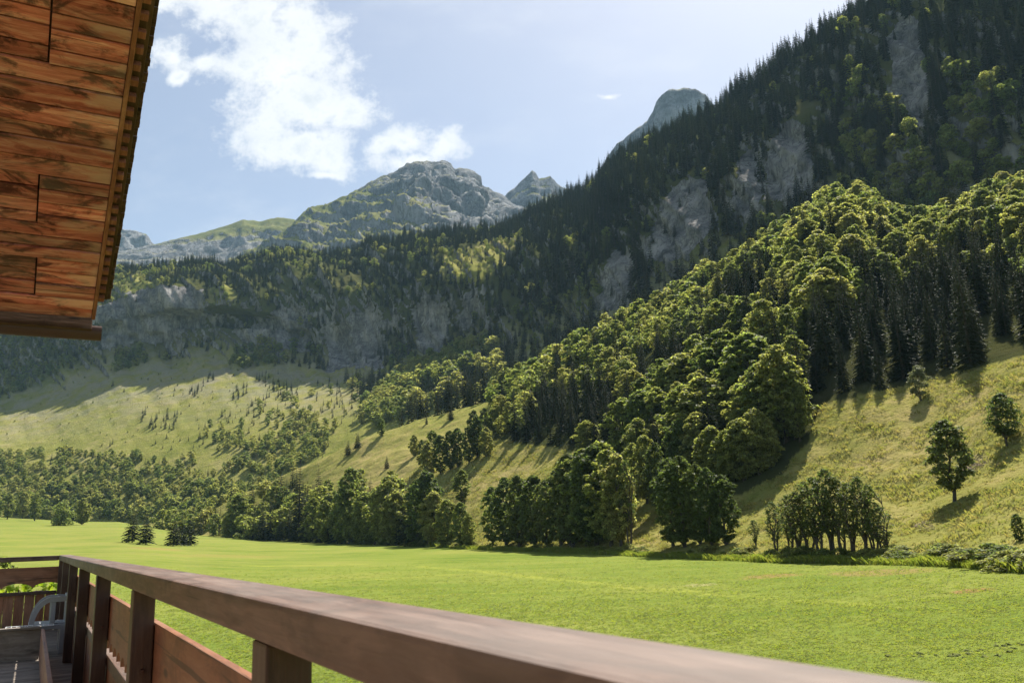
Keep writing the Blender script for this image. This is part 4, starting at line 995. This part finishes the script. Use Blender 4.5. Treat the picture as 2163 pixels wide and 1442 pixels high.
_boxes = {}
def box_mesh(sx, sy, sz, mat, bev=0.006):
    key = (round(sx, 4), round(sy, 4), round(sz, 4), mat.name, bev)
    if key in _boxes: return _boxes[key]
    bm = bmesh.new(); bmesh.ops.create_cube(bm, size=1.0)
    for v in bm.verts: v.co = Vector((v.co.x * sx, v.co.y * sy, v.co.z * sz))
    if bev: bmesh.ops.bevel(bm, geom=list(bm.edges), offset=min(bev, 0.3 * min(sx, sy, sz)), segments=2, profile=0.6, affect='EDGES')
    me = bpy.data.meshes.new('timber'); bm.to_mesh(me); bm.free(); me.materials.append(mat)
    _boxes[key] = me
    return me
def timber(name, lo, hi, mat, parent, bev=0.006, rot=None):
    """a beam between local corners lo and hi (long axis kept as local x for the grain)"""
    lo, hi = np.array(lo, float), np.array(hi, float); s = hi - lo; c = (lo + hi) / 2
    if rot is None:
        k = int(np.argmax(s)); rot = (0, 0, 0) if k == 0 else ((0, 0, math.pi / 2) if k == 1 else (0, -math.pi / 2, 0))
        s = s if k == 0 else (np.array([s[1], s[0], s[2]]) if k == 1 else np.array([s[2], s[1], s[0]]))
    o = bpy.data.objects.new(name, box_mesh(s[0], s[1], s[2], mat, bev)); o.location = c; o.rotation_euler = rot
    return link(o, parent)
def extrude_xz(name, poly, thick, mat, parent, loc, rotz=0.0, bev=0.004):
    """outline in local x, z extruded along y"""
    bm = bmesh.new(); n = len(poly)
    a = [bm.verts.new((x, -thick / 2, z)) for x, z in poly]; b = [bm.verts.new((x, thick / 2, z)) for x, z in poly]
    bm.faces.new(a); bm.faces.new(b[::-1])
    for k in range(n): bm.faces.new((a[k], b[k], b[(k + 1) % n], a[(k + 1) % n])[::-1])
    bmesh.ops.recalc_face_normals(bm, faces=bm.faces)
    me = bpy.data.meshes.new(name); bm.to_mesh(me); bm.free(); me.materials.append(mat)
    o = bpy.data.objects.new(name, me); o.location = loc; o.rotation_euler = (0, 0, rotz)
    return link(o, parent)

FLOOR = -1.25
def build_balcony():
    E = empty('balcony_railing', (0, 0, FLOOR), RZ)
    tag(E, 'brown timber balcony railing with scalloped boards and square posts', 'railing')
    z = lambda v: v - FLOOR                                      # camera-level height -> local height
    UI, UO, END = 0.39, 0.556, 16.0
    y = lambda u: -u
    # long handrail in two lengths, end handrail
    timber('handrail', (-1.2, y(UO), z(-0.187)), (END, y(UI), z(-0.110)), M_RAIL, E, 0.010)
    timber('end_handrail', (END - 0.14, y(UI) + 0.003, z(-0.189)), (END + 0.02, 1.25, z(-0.114)), M_RAIL, E, 0.010)
    posts = [-0.66] + [1.74 + 2.40 * k for k in range(6)]
    bp = {}
    for x in posts: bp[x] = timber('post', (x - 0.06, y(0.482), z(FLOOR)), (x + 0.06, y(UI + 0.004), z(-0.188)), M_POST, E, 0.006)
    timber('corner_post', (END - 0.12, y(0.52), z(FLOOR)), (END, y(0.40), z(-0.189)), M_POST, E, 0.006)
    timber('end_post', (END - 0.12, 1.10, z(FLOOR)), (END, 1.20, z(-0.190)), M_POST, E, 0.006)
    # scalloped boards outside the posts
    def scallop(L, n, top, bot, amp):
        p = [(0, top)]; q = []
        for k in range(n * 10 + 1):
            f = k / (n * 10); ph = (f * n) % 1.0
            q.append((L * f, bot + amp * (abs(math.sin(math.pi * ph)) ** 0.6 if 0.0 < ph < 1 else 0)))
        return [(0, top), (L, top)] + q[::-1]
    xs = [-1.2, 1.80, 4.20, 6.60, 9.00, 11.40, 13.80, END + 0.05]
    for a, b in zip(xs[:-1], xs[1:]):
        extrude_xz('scalloped_board', scallop(b - a - 0.006, max(4, int((b - a) / 0.26)), -0.325, -0.665, 0.065), 0.026, M_PANEL, E, (a + 0.003, y(0.499), z(0)))
    extrude_xz('scalloped_board', scallop(1.72, 4, -0.285, -0.60, 0.075), 0.026, M_PANEL, E, (END + 0.016, y(0.486), z(0)), math.pi / 2)
    # lower rails
    timber('lower_rail', (-1.2, y(0.55), z(-0.775)), (END, y(0.488), z(-0.70)), M_RAIL, E, 0.006)
    timber('lower_rail', (END - 0.05, y(0.40) + 0.004, z(-0.705)), (END + 0.01, 1.25, z(-0.655)), M_POST, E, 0.006)
    # palings
    x = -0.2
    while x < END:
        timber('paling', (x, y(0.514), z(FLOOR) - 0.06), (x + 0.138, y(0.492), z(-0.777)), M_PANEL, E, 0.003); x += 0.142
    v = y(0.40) + 0.02
    while v < 1.2:
        timber('paling', (END + 0.002, v, z(FLOOR) - 0.06), (END + 0.024, v + 0.138, z(-0.707)), M_PANEL, E, 0.003); v += 0.1425
    # bolts through the posts
    for xx in posts[1:]:
        b_ = timber('bolt', (xx - 0.086, y(0.45), z(-0.52)), (xx - 0.0605, y(0.436), z(-0.506)), M_COPPER, bp[xx], 0.003); b_.matrix_parent_inverse = (Matrix.Translation(bp[xx].location) @ bp[xx].rotation_euler.to_matrix().to_4x4()).inverted()
    # floor: slats across, with light falling through the gaps
    F = empty('balcony_floor', (0, 0, FLOOR), RZ); tag(F, 'balcony floor of grey cross boards', None, None, 'structure')
    x = -1.6
    while x < END:
        timber('plank', (x, y(0.50), -0.05), (x + 0.136, 1.30, -0.01), M_GREYWOOD, F, 0.004); x += 0.150
    for vv in (y(0.2), 0.4, 1.1): timber('joist', (-1.6, vv - 0.05, -0.24), (END, vv + 0.05, -0.055), M_DARKWOOD, F, 0.006)
    # kerb board and low partition
    K = empty('kerb_board', (0, 0, FLOOR), RZ); tag(K, 'light brown board set on edge along the balcony floor', 'board')
    timber('board', (3.0, y(0.20), 0.0), (11.8, y(0.165), 0.34), M_PANEL, K, 0.006)
    for xx in (3.1,): timber('foot', (xx, y(0.164), 0.0), (xx + 0.06, y(0.10), 0.2), M_PANEL, K, 0.004)
    B = empty('low_partition', (0, 0, FLOOR), RZ); tag(B, 'low mottled grey timber partition across the balcony below the chair', 'partition')
    timber('panel', (11.86, y(0.162), 0.0), (11.92, 1.20, 0.335), M_GREYWOOD, B, 0.006)
    timber('cap', (11.83, y(0.165), 0.337), (11.95, 1.21, 0.365), M_GREYWOOD, B, 0.006)
    return E
build_balcony()

def build_chair():
    """grey plastic garden chair seen from its side, beyond the partition"""
    C = empty('garden_chair', tuple(12.55 * R_DIR + 0.17 * U_DIR + np.array([0, 0, FLOOR])), RZ + math.pi / 2); tag(C, 'grey plastic garden chair with curved arm at the end of the balcony', 'chair')
    # local x = towards the house (chair faces the house), local y = along the balcony
    def arc(name, y_):
        th = np.linspace(math.radians(182), math.radians(88), 14)
        cx_, cz_, r1, r2 = -0.10, 0.31, 0.24, 0.185
        p = [(cx_ - r1 * math.cos(t), cz_ + 0.36 * math.sin(t)) for t in th]; q = [(cx_ - r2 * math.cos(t), cz_ + 0.30 * math.sin(t)) for t in th]
        p = p + [(-0.27, cz_ + 0.36), (-0.27, cz_ + 0.30)]
        return extrude_xz(name, p + q[::-1], 0.06, M_PLASTIC, C, (0, y_, 0))
    for y_ in (-0.27, 0.27):
        arc('armrest', y_)
        timber('arm_support', (-0.14, y_ - 0.025, 0.35), (-0.085, y_ + 0.025, 0.61), M_PLASTIC, C, 0.01)
        timber('leg', (0.07, y_ - 0.03, 0), (0.13, y_ + 0.03, 0.33), M_PLASTIC, C, 0.01)
        timber('leg', (-0.26, y_ - 0.03, 0), (-0.20, y_ + 0.03, 0.33), M_PLASTIC, C, 0.01)
        timber('seat_rail', (-0.27, y_ - 0.028, 0.29), (0.14, y_ + 0.028, 0.345), M_PLASTIC, C, 0.01)
    timber('seat', (-0.26, -0.24, 0.335), (0.14, 0.24, 0.36), M_PLASTIC, C, 0.012)
    b = timber('backrest', (-0.285, -0.25, 0.345), (-0.25, 0.25, 0.69), M_PLASTIC, C, 0.012)
build_chair()
def build_rack():
    """white wire drying rack lying on the partition"""
    E = empty('wire_rack', tuple(12.12 * R_DIR + np.array([0, 0, FLOOR])), RZ); tag(E, 'white wire rack beside the grey plastic chair', 'rack')
    V = []
    def wire(a, b, r=0.005): V.append(tube([a, b], [r, r], 6))
    x0, x1, y0, y1, z_ = -0.1, 0.1, -0.30, 0.20, 0.355
    for a, b in (((x0, y0, z_), (x1, y0, z_)), ((x1, y0, z_), (x1, y1, z_)), ((x1, y1, z_), (x0, y1, z_)), ((x0, y1, z_), (x0, y0, z_))): wire(a, b, 0.005)
    v, f = join(V); mesh_obj('rim', mesh_np('rim', v, f, M_WIRE, True), E)
    for k in range(1, 9):
        yy = y0 + (y1 - y0) * k / 9; v, f = tube([(x0, yy, z_), (x1, yy, z_)], [0.003] * 2, 6); mesh_obj('wire', mesh_np('wire', v, f, M_WIRE, True), E)
    for xx in (x0, x1):
        for yy in (0.0, y1): v, f = tube([(xx, yy, z_), (xx, yy + 0.02, 0.0)], [0.007] * 2, 6); mesh_obj('leg', mesh_np('leg', v, f, M_WIRE, True), E)
build_rack()
def build_vine():
    base = 16.25 * R_DIR - 0.35 * U_DIR; E = empty('climbing_vine', (base[0], base[1], GROUND_Z), RZ); tag(E, 'bright green leafy vine climbing outside the end of the balcony', 'vine')
    V = []; top = FLOOR - GROUND_Z + 0.62
    for k in range(3):
        pts = [(0.05 * k, (k - 1) * 0.25 + 0.08 * math.sin(f * 9 + k), f * top) for f in np.linspace(0, 1, 9)]; V.append(tube(pts, np.linspace(0.035, 0.012, 9), 6))
    V.append(tube([(0.05, yy, top - 0.06 + 0.03 * math.sin(9 * yy)) for yy in np.linspace(-0.9, 1.3, 16)], [0.012] * 16, 5))
    v, f = join(V); mesh_obj('stem', mesh_np('vine_stem', v, f, M_BARK, True), E)
    lf = [(0, 0), (0.35, 0.12), (0.62, 0.02), (0.58, 0.35), (0.95, 0.52), (0.60, 0.62), (0.45, 1.0), (0, 0.9)]
    P = [(x, y_, -0.15 * abs(x)) for x, y_ in lf] + [(-x, y_, -0.15 * abs(x)) for x, y_ in lf[1:-1]]
    P = np.array(P) * 0.075; c = len(P); P = np.concatenate([P, [[0, 0.035, 0.01]]])
    order = [0, 1, 2, 3, 4, 5, 6, 7, 13, 12, 11, 10, 9, 8]
    F = np.array([(c, order[k], order[(k + 1) % 14]) for k in range(14)])
    me = mesh_np('vine_leaf', P, F, M_LEAF_VINE)
    rng = random.Random(4)
    for k in range(190):
        o = bpy.data.objects.new('leaf', me)
        if k < 130: o.location = (rng.uniform(-0.02, 0.16), rng.uniform(-0.78, 1.2), top - rng.uniform(-0.05, 0.16))
        else: o.location = (rng.uniform(0.0, 0.16), rng.uniform(0.75, 1.3) if k % 3 else rng.uniform(-0.5, 0.9), top - rng.uniform(0.1, 0.8))
        o.rotation_euler = (rng.uniform(0.3, 2.2), rng.uniform(-0.6, 0.6), rng.uniform(-1.5, 1.5) - 1.57); s = rng.uniform(0.7, 1.35); o.scale = (s, s, s)
        link(o, E)
build_vine()

def build_roof():
    D = 8.5; TH = math.radians(22.0)
    r0 = ray(195, 676); P0 = r0 * D / math.hypot(r0[0], r0[1])
    E = empty('chalet_roof', tuple(P0), 0)
    tag(E, 'brown boarded chalet roof overhang seen from below with rough shingle edge', 'roof')
    # local x = towards the house (plank length), y = up the slope, z = outward normal (up)
    X = Vector(-U_DIR); Y = Vector(-R_DIR * math.cos(TH) + np.array([0, 0, math.sin(TH)])); Z = X.cross(Y)
    if Z.z < 0: Z = -Z
    M = Matrix((X, Y, Z)).transposed()
    if M.determinant() < 0: Y_ = Y
    E.matrix_world = Matrix.Translation(Vector(P0)) @ M.to_4x4()
    rng = random.Random(12)
    pos = 0.016; k = 0; W = 3.4
    rows = []
    while pos < 6.2:
        w = rng.choice([0.12, 0.13, 0.14, 0.15, 0.16, 0.18, 0.19]); rows.append((pos, w)); pos += w
    # butt joints come in runs of boards, stepped like the photograph's
    runs = [(2, 5, 0.475), (8, 12, 0.49), (18, 22, 0.475), (28, 32, 0.49)]
    for i, (p, w) in enumerate(rows):
        j = None
        for a, b, xj in runs:
            if a <= i < b: j = xj
        g = 0.007; dz = rng.uniform(-0.008, 0.008)
        if j is None:
            timber('plank', (0.012, p + g, dz), (W, p + w - g, 0.025 + dz), M_SOFFIT, E, 0.003)
        else:
            timber('plank', (0.012, p + g, dz), (j - 0.006, p + w - g, 0.025 + dz), M_SOFFIT, E, 0.003)
            timber('plank', (j + 0.006, p + g, dz + 0.018), (W, p + w - g, 0.043 + dz), M_SOFFIT, E, 0.003)
    timber('underlay', (0.0, 0.02, 0.048), (W, 6.25, 0.07), M_DARKWOOD, E, 0.0)
    timber('edge_strip', (-0.022, 0.02, -0.012), (0.009, 6.25, 0.05), M_BLOCK, E, 0.004)
    p = 0.25
    while p < 6.2:
        timber('batten_end', (-0.075, p, 0.03), (-0.024, p + 0.055, 0.075), M_BLOCK, E, 0.004); p += 0.135 + rng.uniform(-0.01, 0.01)
    timber('verge_board', (-0.10, 0.22, 0.078), (W, 6.25, 0.10), M_DARKWOOD, E, 0.004)
    p = 0.20
    while p < 6.2:
        w = rng.uniform(0.05, 0.09)
        timber('shingle', (-0.125 - rng.uniform(0, 0.010), p, 0.102 + rng.uniform(0, 0.012)), (0.32, p + w - 0.004, 0.122 + rng.uniform(0, 0.03)), M_DARKWOOD, E, 0.004); p += w
    timber('roof_sheet', (0.25, 0.2, 0.155), (W, 6.25, 0.18), M_DARKWOOD, E, 0.0)
    # eave board and half-round gutter
    timber('eave_board', (0.0, -0.02, -0.11), (W, 0.014, 0.045), M_DARKWOOD, E, 0.004)
    n = 12; V = []; F = []
    for xx in (-0.085, W):
        for rr in (0.075, 0.070):
            for q in range(n + 1):
                t = math.pi * q / n; V.append((xx, -0.10 + rr * math.cos(t), 0.0 - rr * math.sin(t)))
    m_ = n + 1
    for q in range(n):
        for a, b in ((0, 2), (1, 3)): F.append((a * m_ + q, a * m_ + q + 1, b * m_ + q + 1, b * m_ + q))
        for a in (0, 2): F.append((a * m_ + q, a * m_ + q + 1, (a + 1) * m_ + q + 1, (a + 1) * m_ + q))
    g_ = mesh_obj('gutter', mesh_np('gutter', np.array(V), np.array(F), M_COPPER, False), E)
    # the gutter hangs level: undo the roof pitch about the eave line
    g_.rotation_euler = (TH if (M @ Vector((0, 1, 0))).z > 0 and (M @ Vector((1, 0, 0))).cross(M @ Vector((0, 1, 0))).z > 0 else -TH, 0, 0)
    g_.location = (0, 0.0, -0.035)
    for xx in (0.35, 1.15, 1.95):
        b_ = timber('bracket', (xx, -0.16, -0.006), (xx + 0.03, 0.0, 0.0), M_COPPER, g_, 0.0); b_.matrix_parent_inverse = (Matrix.Translation(g_.location) @ g_.rotation_euler.to_matrix().to_4x4()).inverted()
    return E
build_roof()
def build_house():
    E = empty('chalet', (0, 0, GROUND_Z), RZ); tag(E, 'pale rendered chalet wall behind the balcony', 'house')
    timber('wall', (-6.0, 1.40, 0.0), (8.0, 1.70, 7.0), M_PLASTER, E, 0.01)
    for xx in (0.5, 6.0):
        timber('bracket', (xx, -0.5, -FLOOR + GROUND_Z + 5.0), (xx + 0.14, 1.39, -FLOOR + GROUND_Z + 5.14), M_DARKWOOD, E, 0.01) if False else None
    return E
build_house()

# ================================================================== the air
def build_haze():
    m = bpy.data.materials.new('haze_air'); m.use_nodes = True
    g = NT(m.node_tree)
    v = g.n('ShaderNodeVolumePrincipled'); v.inputs['Color'].default_value = (0.46, 0.74, 0.98, 1); v.inputs['Density'].default_value = HAZE
    v.inputs['Anisotropy'].default_value = 0.1
    o = g.n('ShaderNodeOutputMaterial'); g.t.links.new(v.outputs[0], o.inputs[1])
    x, y0, y1, z0, z1 = 7000, -6600, 7600, -140, 1560
    V = [(sx * x, yy, zz) for sx in (-1, 1) for yy in (y0, y1) for zz in (z0, z1)]
    F = [(0, 1, 3, 2), (4, 6, 7, 5), (0, 4, 5, 1), (2, 3, 7, 6), (0, 2, 6, 4), (1, 5, 7, 3)]
    o = mesh_obj('haze', mesh_np('haze', np.array(V), np.array(F), m))
    tag(o, 'thin blue summer haze filling the valley', None, None, 'stuff')
HAZE = 0.40e-4
build_haze()
